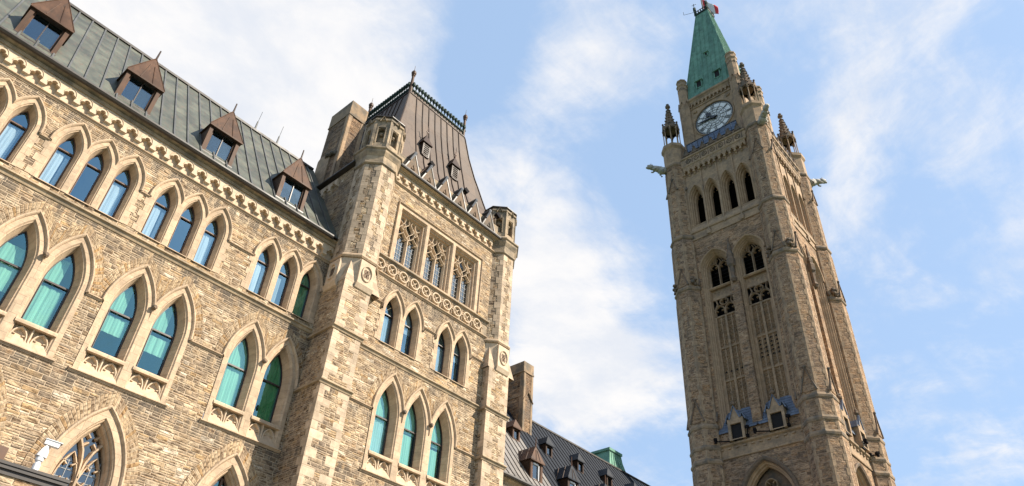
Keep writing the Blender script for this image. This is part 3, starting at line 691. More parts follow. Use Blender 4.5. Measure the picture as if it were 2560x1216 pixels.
# string courses
S_ = MB(T); S_.strip(PL[1]-.02, PRr[0]+.02, PROF_STRING(16.2, .22, .14)); S_.build('sill_course', 'string', pav)
S_ = MB(T); S_.strip(PL[1]-.05, PRr[0]+.05, PROF_STRING(21.18, .26, .2)); S_.build('sill_course', 'dirty', pav)
S_ = MB(T); S_.strip(PL[1]-.05, PRr[0]+.05, PROF_STRING(20.24, .14, .12)); S_.build('string_course', 'dress', pav)
S_ = MB(T); S_.strip(PL[1]-.2, PRr[0]+.2, PROF_STRING(26.06, .13, .12)); S_.build('string_course', 'dress', pav)
for a, b, z in ((PL[1], 17.28-.7, 18.72), (18.52+.69, 20.73-.69, 18.72), (21.83+.69, PRr[0], 18.72), (PL[1], 17.93-.88, 13.6), (21.21+.88, PRr[0], 13.6)):
    S_ = MB(T); S_.strip(a, b, PROF_STRING(z, .1, .09)); S_.build('hood_course', 'dress', pav)
# frieze of pierced circles
fz = MB(T); fz.box(PL[1], PRr[0], -.02, .02, 20.22, 21.0); fz.build('frieze_panel', 'dirty', pav)
ring = MB(T); cx = PL[1]+.42; cz = 20.62
ring.bar([(cx+.27*math.cos(R(a)), cz+.27*math.sin(R(a))) for a in range(0, 360, 20)], .085, -.15, -.01, closed=True, taper=.6)
for a in (45, 135, 225, 315): ring.bar([(cx+.27*math.cos(R(a)), cz+.27*math.sin(R(a))), (cx+.09*math.cos(R(a)), cz+.09*math.sin(R(a)))], .09, -.1, -.01, taper=.3)
head(ring, cx, -.05, cz, .075)
ring.bar([(cx+.27, cz), (cx+.49, cz)], .09, -.12, -.01)
for s in (-1, 1): ring.bar([(cx+.38, cz+s*.07), (cx+.38, cz+s*.3)], .05, -.1, -.01)
ring = ring.build('pierced_ring', 'panel', pav)
for k in range(1, 10): clone(ring, (.745*k, 0, 0))
# corner buttresses
def quoins(mb, T, corner, ua, ud, z0, z1, seed):
    """alternating long and short blocks along an outside corner: along +ua on the front, +ud into the depth"""
    rnd = random.Random(seed); z = z0; k = 0
    while z < z1-.1:
        hh = min(.3+.14*rnd.random(), z1-z); l = .42+.22*rnd.random() if k % 2 else .2+.1*rnd.random(); l2 = .2+.06*rnd.random() if k % 2 else .4
        x, d = corner; a, b = sorted((x-.004*ua, x+ua*l)); mb.box(a, b, d-.004, d+l2, z+.006, z+hh-.006); z += hh; k += 1
for (a, b), zt in ((PL, 18.55), (PRr, 18.35)):
    bt = MB(T); bt.box(a, b, PB, .9, GZ, zt); bt.build('buttress', 'rubble', pav)
    qn = MB(T); quoins(qn, T, (a, PB), 1, 1, GZ, zt, int(a)); qn.build('quoins', 'corner', pav)
    qn = MB(T); quoins(qn, T, (b, PB), -1, 1, GZ, zt, int(b)+5); qn.build('quoins', 'corner', pav)
    for z in (16.12, 13.58):
        s = MB(T); pr = .1; s.strip(a-pr, b+pr, [(PB+x, zz_) for x, zz_ in PROF_STRING(z, .2, .13)])
        s.box(a-pr+.001, a-.001, PB, .95 if a < 20 else .02, z-.12, z-.01); s.build('string_course', 'string', pav)
lw = MB(); lw.box(XL, XL+.5, Yp+.9, Y0+.1, GZ, 20.0); lw.build('return_wall', 'rubble', pav)
for z in (16.12, 13.58):
    s = MB(); s.box(XL-.1, XL, Yp+.95, Y0, z-.13, z-.02); s.build('string_course', 'string', pav)
# octagonal turrets
OC = 1/math.cos(math.pi/8)
def turret(cx, cy, a, zb, zc, zt, name='corner_turret'):
    t = MB(); k = OC
    t.lathe([(a*k, zb), (a*k, zc-1.0)], (cx, cy)); o = t.build(name, 'weathered', pav)
    q = MB()                                        # dressed corners
    for j in range(8):
        an = math.pi/8+j*math.pi/4; px_, py_ = cx+a*k*math.cos(an), cy+a*k*math.sin(an); z = zb; n = 0
        while z < zc-1.2:
            hh = min(.42, zc-1.0-z); e = .2 if (n+j) % 2 else .34
            for s in (-1, 1):
                dn = an+s*math.pi/8; tx, ty = -math.sin(dn)*s*-1, math.cos(dn)*s*-1
                nx, ny = math.cos(dn), math.sin(dn)
                p0 = Vector((px_, py_, 0)); p1 = p0+Vector((-s*-math.sin(dn)*-1, -s*math.cos(dn)*-1, 0))*0
                tv = Vector((math.sin(dn)*s, -math.cos(dn)*s, 0))*-1
                ctr = Vector((cx+a*nx, cy+a*ny, 0)); tv = (ctr-p0).normalized()
                off = Vector((nx, ny, 0))*.012
                i = q.add([tuple(p0+off+Vector((0, 0, z+.006))), tuple(p0+tv*e+off+Vector((0, 0, z+.006))), tuple(p0+tv*e+off+Vector((0, 0, z+hh-.006))), tuple(p0+off+Vector((0, 0, z+hh-.006)))]); q.face(i)
            z += hh; n += 1
    q.build('quoins', 'corner', o)
    c = MB(); c.lathe([(a*k, zc-1.0), (a*k+.03, zc-1.0), (a*k+.1, zc-.94), (a*k+.1, zc-.82), (a*k+.05, zc-.78), (a*k+.07, zc-.45), (a*k+.2, zc-.2), (a*k+.22, zc-.08), (a*k+.3, zc-.02), (a*k+.3, zc+.06), (a*k+.04, zc+.3), (a*k-.05, zc+.34)], (cx, cy)); c.build('turret_cornice', 'dirty', o)
    # lantern with a niche in every face
    L = MB(); nb = MB(); hw = a*math.tan(math.pi/8); zl, zn0, zn1 = zc+.3, zc+.62, zt-.75; aa = a-.02
    for j in range(8):
        TT = Tf(cx, cy) @ Matrix.Rotation(j*math.pi/4, 4, 'Z') @ Matrix.Translation((0, -aa, 0))
        L.T = TT; nb.T = TT; nw = hw*.62; hq = aa*math.tan(math.pi/8)
        L.fill([(-hq, zl), (hq, zl), (hq, zt-.2), (-hq, zt-.2)], [[(-nw, zn0), (-nw, zn1), (nw, zn1), (nw, zn0)]], 0)
        L.loft([[(x, d, z) for x, z in ((-nw, zn0), (-nw, zn1), (nw, zn1), (nw, zn0), (-nw, zn0))] for d in (0, .28)], flip=True)
        L.fill([(-nw, zn0), (nw, zn0), (nw, zn1), (-nw, zn1)], [], .28)
        L.box(-hq-.03, -hq+.1, -.05, .02, zl, zt-.3)
        nb.bar(arc(0, nw*.95, zn1-.3, .28, 0, 5), .07, .02, .2); head(nb, 0, .18, zn1-.42, .1)
        nb.bar([(-.17, zt-.38), (0, zt-.02), (.17, zt-.38)], .06, -.13, -.0)
        for s in (-1, 1): nb.box(s*(nw-.03)-.03, s*(nw-.03)+.03, -.03, .1, zn0, zn1)
    L.T = nb.T = None
    L.build('lantern', 'dirty', o); nb.build('niche_arch', 'dirty', o)
    e = MB(); e.lathe([(aa*k, zt-.3), (aa*k+.08, zt-.27), (aa*k+.08, zt-.16), (aa*k, zt-.1), (aa*k, zt+.02)], (cx, cy)); e.build('lantern_cornice', 'dirty', o)
    r = MB(); r.lathe([(aa*k+.06, zt+.0), (aa*k+.1, zt+.02), (aa*k+.1, zt+.07), (aa*k*.3, zt+.45), (.02, zt+.5)], (cx, cy)); r.build('turret_cap', 'edge', o)
    b = MB(); b.lathe([(a*k, zb-.02), (a*k+.06, zb-.1), (a*k+.12, zb-.02), (a*k+.1, zb+.06), (a*k, zb+.16)], (cx, cy)); b.build('turret_string', 'dress', o)
    # the square buttress broaches back to the octagon below, with quatrefoil panels
    p = MB(); p.lathe([(a*k*.995, zb-1.75), (a*k*.995, zb-.05)], (cx, cy)); p.build('turret_base', 'panel', o)
    for rz in (0, -math.pi/2):
        TT = Tf(cx, cy) @ Matrix.Rotation(rz, 4, 'Z') @ Matrix.Translation((0, -a, 0)); f = MB(TT); hw2 = a*math.tan(math.pi/8)
        f.prism([(-hw2, zb-1.5), (hw2, zb-1.5), (hw2, zb-.2), (-hw2, zb-.2)], -.1, 0); f.strip(-hw2-.05, hw2+.05, [(0, zb-1.75), (-.06, zb-1.72), (-.16, zb-1.5), (0, zb-1.46)][::-1])
        f.build('quatrefoil_panel', 'panel', o); e = MB(TT); zc_ = zb-.85
        e.bar([(.27*math.cos(R(q_)), zc_+.4*math.sin(R(q_))) for q_ in range(0, 360, 20)], .07, -.16, -.09, closed=True)
        e.build('quatrefoil_ring', 'panel', o); e = MB(TT)
        for q_ in (45, 135, 225, 315): e.lathe([(.11, 0), (.11, .01)], (0, 0)) if False else e.fill([(.1*math.cos(R(q_))+.1*math.cos(R(t)), zc_+.15*math.sin(R(q_))+.13*math.sin(R(t))) for t in range(0, 360, 30)], [], -.106)
        e.build('quatrefoil_sinking', 'tdirty', o)
                                                    # broaches at the buttress corners
    s1 = -1 if cx < 20 else 1; kx = XL if cx < 20 else XR
    for sx in (-1, 1):
        bz = MB(); qx = cx+sx*a*1.0; qy = Yb; z0 = 18.5 if cx < 20 else 18.35
        px2 = cx+sx*a*math.tan(math.pi/8)
        i = bz.add([(qx, qy, z0), (px2, cy-a, z0), (qx, cy-a*math.tan(math.pi/8), z0), (cx+sx*a*.71, cy-a*.71, z0+1.35)])
        for f_ in ((0, 1, 3), (0, 3, 2), (1, 2, 3)): bz.face([i[q_] for q_ in f_])
        bz.build('broach', 'corner', o)
    return o
turret(15.08, 24.25, 1.0, 20.05, 26.95, 29.5); turret(24.42, 24.25, 1.0, 20.05, 26.95, 29.5)
# corbel table, cornice, gablets
c1 = corbel_unit(T, 16.0, .61, 26.12, 26.7, .14, pav)
for k in range(1, 12): clone(c1, (.61*k, 0, 0))
pz = MB(T); pz.box(15.4, 24.1, .0, .35, 26.05, 26.75); pz.build('frieze_wall', 'dress', pav)
cn = MB(T); cn.strip(15.6, 23.9, [(.0, 26.7), (-.2, 26.7), (-.22, 26.78), (-.38, 26.84), (-.4, 26.94), (-.3, 27.0), (0, 27.02)][::-1]); cn.build('cornice', 'string', pav)
gu = MB(T); gu.strip(15.7, 23.8, [(-.38, 26.86), (-.47, 26.84), (-.5, 26.9), (-.48, 26.99), (-.36, 26.97)][::-1]); gu.build('gutter', 'edge', pav)
cp = MB(T); cp.box(15.4, 24.1, -.1, .3, 27.0, 28.0); cp.build('parapet', 'dirty', pav)
g0 = MB(T); gx = 16.62; g0.prism([(gx-.53, 27.0), (gx+.53, 27.0), (gx, 28.3)], -.4, .3); g0.bar([(gx-.12, 27.16), (gx, 27.46), (gx+.12, 27.16), (gx-.12, 27.16)], .06, -.44, -.39)
gab = g0.build('gablet', 'tdirty', pav)
g1 = MB(T); g1.prism([(gx-.58, 26.99), (gx-.5, 26.99), (gx, 28.24), (gx+.5, 26.99), (gx+.58, 26.99), (gx, 28.36)], -.43, .32); g1.build('gablet_edge', 'edge', gab)
g1 = MB(T); g1.tube([(gx-.02, -.44, 28.33), (gx-.02, .4, 28.36)], .1, 7); g1.tube([(gx-.03, -.47, 28.3), (gx-.3, -.45, 27.62)], .075, 6, .05); head(g1, gx, -.4, 28.36, .11); g1.build('lead_saddle', 'lead', gab)
for k in range(1, 6): clone(gab, (1.205*k, 0, 0))
# west side: gutter and corbels of the return
TW = Tf(XL+.06, 28.6, 0, -math.pi/2)
s = MB(TW); s.strip(-3.8, 3.9, [(0, 26.5), (-.14, 26.52), (-.26, 26.56), (-.26, 26.64), (0, 26.66)][::-1]); s.build('gutter', 'edge', pav)
c2 = corbel_unit(TW, -3.6, .61, 25.55, 26.2, .14, pav)
for k in range(1, 10): clone(c2, tuple(TW.to_3x3() @ Vector((.61*k, 0, 0))))
# roof: four concave slopes to a level crest
CX, CY = 19.5, 27.9; hx, hy = 2.4, 2.14; zc = 36.2
PR = [(1.95, 28.15), (1.62, 28.75), (1.38, 29.45), (1.17, 30.3), (.96, 31.2), (.76, 32.0), (.41, 33.7), (.13, 35.5), (0, zc)]
rfm = MB()
for sx, sy in ((0, -1), (1, 0), (0, 1), (-1, 0)):
    rows = []
    for s_, z in PR:
        x, y = hx+s_, hy+s_
        rows.append([(CX-x, CY+sy*y, z), (CX+x, CY+sy*y, z)] if sx == 0 else [(CX+sx*x, CY-y, z), (CX+sx*x, CY+y, z)])
    for a, b in zip(rows, rows[1:]):
        i = rfm.add(a); j = rfm.add(b); ax = 0 if sx == 0 else 1
        rfm.face([i[0], i[1], j[1], j[0]], [(p[ax], p[2]) for p in (a[0], a[1], b[1], b[0])])
i = rfm.add([(CX-hx, CY-hy, zc), (CX+hx, CY-hy, zc), (CX+hx, CY+hy, zc), (CX-hx, CY+hy, zc)]); rfm.face(i)
prf = rfm.build('roof', 'mans', pav)
sm = MB()
for rz, half, other in ((0, hx, hy), (-math.pi/2, hy, hx), (math.pi/2, hy, hx)):
    sm.T = Tf(CX, CY, 0, rz); n = 9
    for k in range(n+1):
        u = -half+2*half*k/n
        rows = []
        for j, (s_, z) in enumerate(PR[:-1]+[(0.07, 35.75)]):
            uu = u*(1+.06*s_)*(1 if abs(u) < half else (half+s_)/half/(1+.06*s_)); rows.append(sm.add([(uu-.022, -other-s_, z), (uu-.022, -other-s_-.05, z+.02), (uu+.022, -other-s_-.05, z+.02), (uu+.022, -other-s_, z)]))
        for a, b in zip(rows, rows[1:]):
            for q_ in range(3): sm.face([a[q_], a[q_+1], b[q_+1], b[q_]])
    for k in (-3, 3):
        for s0, s1, f in ((PR[0], PR[3], .0),):
            pass
    sm.box(-half-.08, half+.08, -other-.14, -other+.05, 35.72, 35.78)
sm.T = None; sm.build('roof_seam', 'copperd', prf)
ev = MB(); ev.box(CX-hx-2.02, CX+hx+2.02, CY-hy-2.02, CY-hy-1.85, 28.0, 28.15); ev.box(CX-hx-2.02, CX-hx-1.85, CY-hy-1.85, CY+hy+2, 28.0, 28.15); ev.build('roof_edge', 'lead', pav)
st = MB(); st.box(CX-hx-1.8, CX+hx+1.8, CY-hy-1.8, CY+hy+1.8, 26.6, 28.1); st.build('roof_kerb', 'dirty', pav)
# cresting and finials
cr = MB()
for rz, half, other in ((0, hx, hy), (-math.pi/2, hy, hx), (math.pi/2, hy, hx), (math.pi, hx, hy)):
    cr.T = Tf(CX, CY, 0, rz); n = 19
    cr.box(-half-.06, half+.06, -other-.1, -other+.02, zc-.04, zc+.04)
    cr.tube([(-half, -other-.12, zc+.36), (half, -other-.12, zc+.36)], .018, 4)
    for k in range(n):
        u = -half+.1+(2*half-.2)*k/(n-1)
        cr.tube([(u, -other-.06, zc), (u, -other-.12, zc+.3)], .045, 4); cr.tube([(u, -other-.05, zc), (u, -other-.13, zc-.36)], .05, 4, .015)
        cr.lathe([(.04, zc+.2), (.125, zc+.3), (.13, zc+.42), (.07, zc+.5), (.09, zc+.56), (.02, zc+.64)], (u, -other-.12), 5)
        for s in (-1, 1): cr.tube([(u, -other-.12, zc+.2), (u+s*.09, -other-.13, zc+.36)], .02, 4)
cr.T = None; cr.build('cresting', 'verdd', prf)
fi = MB(); fi.lathe([(.12, zc-.35), (.11, zc+.3), (.085, zc+1.25), (.13, zc+1.28), (.13, zc+1.34), (.1, zc+1.36), (.16, zc+1.46), (.17, zc+1.6), (.1, zc+1.74), (.02, zc+1.8), (.01, zc+2.3)], (CX-hx, CY-hy), 8)
fi = fi.build('finial', 'copper', prf)
for dx, dy in ((2*hx, 0), (0, 2*hy), (2*hx, 2*hy)): clone(fi, (dx, dy, 0))
def louvre(T, bld, c, d, z):
    b = MB(T); b.box(c-.27, c+.27, d+.06, d+1.6, z, z+1.0); o = b.build('roof_louvre', 'copperd', bld)
    f = MB(T)
    for s in (-1, 1): f.box(c+s*.24-.05, c+s*.24+.05, d, d+.1, z, z+1.0)
    f.box(c-.19, c+.19, d, d+.1, z-.04, z+.04)
    for k in range(6): f.box(c-.19, c+.19, d+.01, d+.05, z+.1+.15*k, z+.155+.15*k)
    f.build('louvre_slats', 'copperd', o)
    h_ = MB(T); i = h_.add([(c-.38, d-.08, z+.98), (c+.38, d-.08, z+.98), (c+.38, d+1.5, z+.98), (c-.38, d+1.5, z+.98), (c, d+.18, z+1.9), (c, d+1.2, z+1.9)])
    for q in ((0, 1, 4), (1, 2, 5, 4), (3, 0, 4, 5), (3, 2, 1, 0)): h_.face([i[k] for k in q])
    h_.build('louvre_roof', 'copperd', o)
    f = MB(T); f.tube([(c, d+.18, z+1.85), (c, d+.16, z+2.75)], .035, 5, .02); f.box(c-.1, c+.1, d+.15, d+.2, z+2.1, z+2.14); f.build('finial', 'rust', o)
    return o
lv = louvre(Tf(0, 24.45), pav, 18.15, 0, 30.15); clone(lv, (2.4, 0, 0))
# chimney behind the left turret
ch = MB(); ch.box(14.45, 15.6, 27.6, 29.6, 22, 32.75); co_ = ch.build('chimney', 'sooty', pav)
q = MB(); q.box(14.4, 15.65, 27.53, 29.67, 32.75, 32.85); q.box(14.42, 15.63, 27.56, 29.64, 32.85, 33.95); q.build('chimney_cap', 'tstring', co_)
q = MB()
for a, b in ((14.43, 14.68), (15.37, 15.62)): q.box(a, b, 27.57, 27.63, 24, 32.74)
q.box(14.42, 14.46, 27.57, 27.85, 24, 32.74); q.box(14.38, 14.44, 28.4, 29.62, 24, 29.9)
i = q.add([(14.38, 28.4, 29.9), (14.38, 29.62, 29.9), (14.45, 29.62, 30.2), (14.45, 28.4, 30.2)]); q.face(i); q.build('chimney_dressing', 'tdress', co_)
q = MB()
for k in range(5): head(q, 14.4-.1*(k % 2), 27.9+.22*k, 29.6+.05*k, .13)
q.build('carved_crocket', 'tdirty', co_)

# ================================================================== the central wing beyond, with its ribbed roof
Yc = 25.0; T = Tf(0, Yc)
cwg = thing('ribbed_roof_wing', 'low wing with a ribbed roof, shade painted on its middle, and small dormers beside the clock tower', 'building', (39, 28, GZ))
s55 = math.tan(R(55)); zrg = 14.1+5.3*s55
b = MB(T); b.box(25.0, 54, 0, .5, GZ, 14.0); b.box(25.0, 54, 10, 10.5, GZ, 14.0); b.build('wall', 'rubble', cwg)
RQ = [(-.45, 14.0), (-.2, 14.12), (.05, 14.33), (.35, 14.68), (5.3, zrg)]
def roofpart(x0, x1, mat, nm, rib='edge'):
    m = MB(T); roofsheet(m, x0, x1, RQ); o = m.build(nm, mat, cwg)
    m = MB(T); seams(m, x0+.02, x1-.02, .475, RQ, .035, .04); m.build('roof_seam', rib, o); return o
roofpart(24.6, 31.72, 'roofl', 'roof'); roofpart(31.72, 46.75, 'roofshade', 'roof', 'shaderib')['label'] = 'middle stretch of the ribbed roof, its shadow painted in dark navy'; roofpart(46.75, 55.5, 'roofl', 'roof')  # the middle stretch carries a shadow put into its colour
m = MB(T); m.box(24.6, 55.5, 5.2, 5.45, zrg-.05, zrg+.06); m.build('ridge', 'edge', cwg)
m = MB(T); i = m.add([(24.6, 5.3, zrg-.1), (55.5, 5.3, zrg-.1), (55.5, 10.6, 14), (24.6, 10.6, 14)]); m.face(i); m.build('roof_back', 'roofshade', cwg)
m = MB(T); m.strip(24.6, 54, [(-.4, 13.9), (-.52, 13.86), (-.58, 13.94), (-.57, 14.03), (-.4, 14.05)][::-1]); m.build('gutter', 'edge', cwg)
m = MB(T); m.strip(24.8, 54, [(0, 13.6), (-.15, 13.62), (-.2, 13.72), (-.38, 13.82), (-.4, 13.98), (0, 13.98)][::-1]); m.build('cornice', 'dirty', cwg)
c4 = corbel_unit(T, 25.4, .61, 13.0, 13.6, .14, cwg)
for k in range(1, 30): clone(c4, (.61*k, 0, 0))
def roofdormer(T, bld, c, d, z, w, h, hp, depth, fin, mat, cap, big):
    b = MB(T); b.box(c-w, c+w, d+.12, d+depth, z, z+h); o = b.build('dormer', 'copperd', bld)
    f = MB(T)
    for s in (-1, 1): a0, a1 = sorted((c+s*w, c+s*w*.66)); f.box(a0, a1, d, d+.14, z, z+h)
    f.box(c-w*.66, c+w*.66, d, d+.14, z-.05, z+.06); f.box(c-w*.66, c+w*.66, d+.02, d+.14, z+h-.12, z+h)
    f.build('dormer_jamb', mat, o)
    q = MB(T); q.box(c-w*.66, c+w*.66, d+.1, d+.11, z, z+h); q.build('glass', 'glassd', o)
    q = MB(T); q.box(c-w*.66, c+w*.5, d+.115, d+.118, z, z+h); q.build('blind', 'cgrey', o)
    if big: q = MB(T); q.box(c+w*.36, c+w*.46, d+.02, d+.1, z+.05, z+h-.1); q.box(c-w*.5, c+w*.46, d+.02, d+.1, z+h-.2, z+h-.12); q.build('window_frame', 'whitep', o)
    e = w+.1; r = MB(T); i = r.add([(c-e, d-.1, z+h), (c+e, d-.1, z+h), (c+e, d+depth, z+h), (c-e, d+depth, z+h), (c, d+.12, z+h+hp), (c, d+depth*1.35, z+h+hp)])
    for k in ((0, 1, 4), (1, 2, 5, 4), (3, 0, 4, 5), (3, 2, 1, 0)): r.face([i[j] for j in k])
    r.box(c-e, c+e, d-.11, d-.05, z+h-.07, z+h+.005); r.build('dormer_roof', cap, o)
    if big:
        r = MB(T)
        for t in (-.3, .3): r.tube([(c+e*t, d-.11, z+h), (c+e*t*.3, d+.04, z+h+hp*.7)], .02, 4)
        for k in (.3, .65): r.tube([(c-e-.01, d-.1+depth*k, z+h), (c-.02, d+.12+depth*k*1.1, z+h+hp)], .025, 4)
        r.build('dormer_seam', 'copperd', o)
    if fin: r = MB(T); r.tube([(c, d+.12, z+h+hp-.1), (c, d+.12, z+h+hp+.5)], .04, 5, .02); r.build('finial', 'rust', o)
    return o
dd = roofdormer(T, cwg, 30.2, .55, 14.95, .52, 1.12, .95, 1.35, True, 'copper', 'copper', True)
de = roofdormer(T, cwg, 33.55, .55, 14.95, .52, 1.12, .95, 1.35, True, 'copperd', 'roofshade', True)  # lower dormers in the painted shadow: darker copper stands in for shade
for k in (1, 2, 3, 4): clone(de, (3.45*k, 0, 0))
du = roofdormer(T, cwg, 30.85, 2.78, 18.12, .33, .78, .62, 1.0, False, 'copper', 'copper', False)
dv = roofdormer(T, cwg, 34.15, 2.9, 18.25, .33, .78, .62, 1.0, False, 'copperd', 'roofshade', False)  # upper dormers there, shade likewise put into jamb and cap colour
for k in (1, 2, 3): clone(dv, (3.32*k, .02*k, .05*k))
ch = MB(T); ch.box(32.62, 33.55, 3.95, 7.6, 16, 24.0); co2 = ch.build('chimney', 'sooty', cwg)
q = MB(T); q.box(32.55, 33.62, 3.88, 7.67, 23.95, 24.05); q.box(32.58, 33.59, 3.91, 7.64, 24.05, 24.75)
q.box(32.59, 32.82, 3.92, 3.99, 17, 23.95); q.box(33.4, 33.58, 3.92, 3.99, 17, 23.95); q.box(32.6, 32.64, 3.92, 4.25, 17, 23.95)
q.bar([(32.6, 21.9), (33.08, 22.6), (33.58, 21.9)], .09, 3.84, 3.95); q.box(32.58, 32.62, 3.95, 7.6, 22.2, 22.3); q.build('chimney_cap', 'tstring', co2)
v = MB(T)
rows = [[(x0, y0, z), (x1, y0, z), (x1, y1, z), (x0, y1, z)] for x0, x1, y0, y1, z in ((44.2, 47.1, 5.3, 7.9, 20.9), (44.5, 46.8, 5.45, 7.5, 21.7), (44.75, 46.5, 5.6, 7.3, 22.5), (44.85, 46.4, 5.65, 7.2, 23.05), (44.75, 46.5, 5.55, 7.3, 23.1), (44.75, 46.5, 5.55, 7.3, 23.3), (44.95, 46.3, 5.75, 7.1, 23.36))]
I = [v.add(r_) for r_ in rows]
for a, b_ in zip(I, I[1:]):
    for k in range(4): l = (k+1) % 4; v.face([a[k], a[l], b_[l], b_[k]])
v.face(I[-1]); vo = v.build('roof_ventilator', 'verd', cwg)
v = MB(T)
for k in range(7): t = k/6; v.tube([(44.22+2.86*t, 5.28, 20.9), (44.52+2.26*t, 5.43, 21.7), (44.77+1.71*t, 5.58, 22.5), (44.87+1.51*t, 5.63, 23.05)], .03, 4)
v.build('ventilator_seam', 'verd', vo)

# ================================================================== the clock tower
CT = (60.35, 22.4); HW = 5.35; LEAN[0] = lambda z: .0125*(45-min(z, 60))   # the old tower is not perfectly plumb
tow = thing('clock_tower', 'tall gothic clock tower with a green copper spire and four octagonal corner buttresses', 'building', (CT[0], CT[1], GZ))
def TF(rz, d=HW): return Tf(CT[0], CT[1]) @ Matrix.Rotation(rz, 4, 'Z') @ Matrix.Translation((0, -d, 0))
WEST, SOUTH, NORTH, EAST = -math.pi/2, 0, math.pi, math.pi/2
BC = (-1.78, 1.78)
PRT = [(0, -.02), (-.05, .1), (-.1, .12), (-.14, .25), (-.2, .28), (-.25, .42), (-.31, .46), (-.33, .62), (-.36, .66), (-.38, .85)]
for rz in (WEST, SOUTH):
    T = TF(rz); hl = []
    W2 = rz == WEST
    # the archway low down
    ar = outline([.0 if W2 else 0], 2.15, 20.6, 3.2, 0, 12)
    hl.append(outline([0], 2.15, 20.6, 3.2, -.0, 12))
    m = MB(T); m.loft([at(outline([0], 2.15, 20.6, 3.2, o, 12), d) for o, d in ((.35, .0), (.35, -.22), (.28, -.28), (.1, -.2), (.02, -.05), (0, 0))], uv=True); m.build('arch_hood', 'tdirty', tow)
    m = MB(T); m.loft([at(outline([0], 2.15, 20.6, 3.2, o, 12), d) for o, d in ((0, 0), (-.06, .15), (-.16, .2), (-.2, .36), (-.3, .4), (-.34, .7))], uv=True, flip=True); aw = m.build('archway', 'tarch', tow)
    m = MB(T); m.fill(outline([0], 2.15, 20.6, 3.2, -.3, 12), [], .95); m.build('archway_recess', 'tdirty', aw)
    t = MB(T)
    for c in (-.9, .9): t.bar(arc(c, .85, 19.9, 1.4, 0, 0+6), .2, .5, .95); 
    t.bar([(0, 12), (0, 20.6)], .25, .45, .95); t.bar([(.5*math.cos(R(a)), 22.0+.5*math.sin(R(a))) for a in range(0, 360, 24)], .16, .5, .95, closed=True)
    for a in (45, 135, 225, 315): t.bar([(.5*math.cos(R(a)), 22+.5*math.sin(R(a))), (.2*math.cos(R(a)), 22+.2*math.sin(R(a)))], .14, .55, .95)
    t.build('tracery', 'tdress', aw)
    # band and cornice above the arch
    m = MB(T); m.strip(-3.9, 3.9, [(.02, 24.6), (-.1, 24.62), (-.12, 24.7), (-.06, 24.76), (-.06, 25.6), (-.24, 25.72), (-.26, 25.86), (0, 26.0)][::-1]); m.build('band_course', 'tdress', tow)
    m = MB(T); m.box(-3.63, -3.37, -.17, -.05, 25.4, 25.52); m = m.build('dentil', 'tdress', tow)
    for k in range(1, 11): clone(m, tuple(T.to_3x3() @ Vector((.7*k, 0, 0))))
    # two tall bays: sloping blue roofs at the foot, tracery panels, twin-light windows above
    T0 = T
    for c in BC:
        hl.append([(c+(x_-c)*1.16, z_) for x_, z_ in outline([c], 1.33, 44.05, 2.0, 0, 26.6)])
        T = T0 @ Matrix.Translation((c, 0, 0)) @ Matrix.Diagonal((1.16, 1.05, 1, 1)) @ Matrix.Translation((-c, 0, 0))
        s = MB(T); s.loft([at(outline([c], 1.33, 44.05, 2.0, o, 26.6), d) for o, d in PRT], uv=True, flip=True); bay = s.build('bay', 'tarch', tow)
        hm = MB(T); O = lambda o, d: at(outline([c], 1.33, 44.05, 2.0, o, 44.0), d)
        hm.loft([O(.0, -.02), O(.05, -.12), O(.14, -.14), O(.2, 0)], uv=True); hm.build('hood_mould', 'tarch', bay)
        d = .85; a, b_ = c-.95, c+.95
        bp = MB(T); bp.box(a, b_, d+.02, d+.3, 28.2, 38.95); bp.build('bay_panel', 'tpanel', bay)
        t = MB(T)
        for z in (28.75, 32.05, 35.4, 38.8): t.strip(a, b_, [(d+.05, z-.14), (d-.1, z-.1), (d-.12, z), (d+.05, z+.16)][::-1])
        for u in (a+.06, c, b_-.06): t.box(u-.09, u+.09, d-.15, d+.04, 28.3, 38.8)
        for q in (-.46, .46): t.box(c+q-.04, c+q+.04, d-.06, d+.03, 28.3, 38.8)
        t.build('panel_rail', 'tdress', bay)
        cr_ = MB(T)
        for sect in range(3):
            rs = MB(T)
            for row in range(7):
                z = 28.75+3.34*sect+.42+.41*row
                for q in (-.69, -.23, .23, .69):
                    x = c+q; rs.bar([(x+.15*math.cos(R(t_)), z+.15*math.sin(R(t_))) for t_ in range(0, 360, 60)], .06, d-.05, d+.03, closed=True)
                    if W2 and c > 0 and sect == 1 and row > 1 or (W2 and c < 0 and sect == 1 and row in (1,)): cr_.box(x-.035, x+.035, d-.0, d+.018, z-.12, z+.12); cr_.box(x-.12, x-.036, d-.0, d+.018, z-.035, z+.035); cr_.box(x+.036, x+.12, d-.0, d+.018, z-.035, z+.035)
                    else: rs.lathe([(.05, 0), (.05, .01)], (0, 0), 5) if False else rs.bar([(x-.1, z), (x+.1, z)], .05, d-.02, d+.03); rs.bar([(x, z-.1), (x, z+.1)], .05, d-.02, d+.03)
            rs.build('panel_rosettes', 'tdress', bay)
        if cr_.v: cr_.build('pierced_crosses', 'black', bay)
        # pierced screen, inscription band and window
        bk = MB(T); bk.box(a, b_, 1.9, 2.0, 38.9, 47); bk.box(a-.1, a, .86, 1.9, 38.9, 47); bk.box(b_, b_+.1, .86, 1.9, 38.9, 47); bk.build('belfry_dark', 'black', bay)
        t = MB(T)
        for q in (-1, 1):
            t.bar(outline([c+q*.46], .42, 39.45, .55, 0, 38.95, 5), .15, d-.1, d+.1)
            for s_ in (-1, 1): t.bar([(c+q*.46+s_*.4, 39.5), (c+q*.46+s_*.16, 39.45)], .12, d-.08, d+.1)
            t.bar([(c+q*.92, 39.6), (c+q*.6, 40.2), (c+q*.72, 40.75)], .15, d-.1, d+.1)
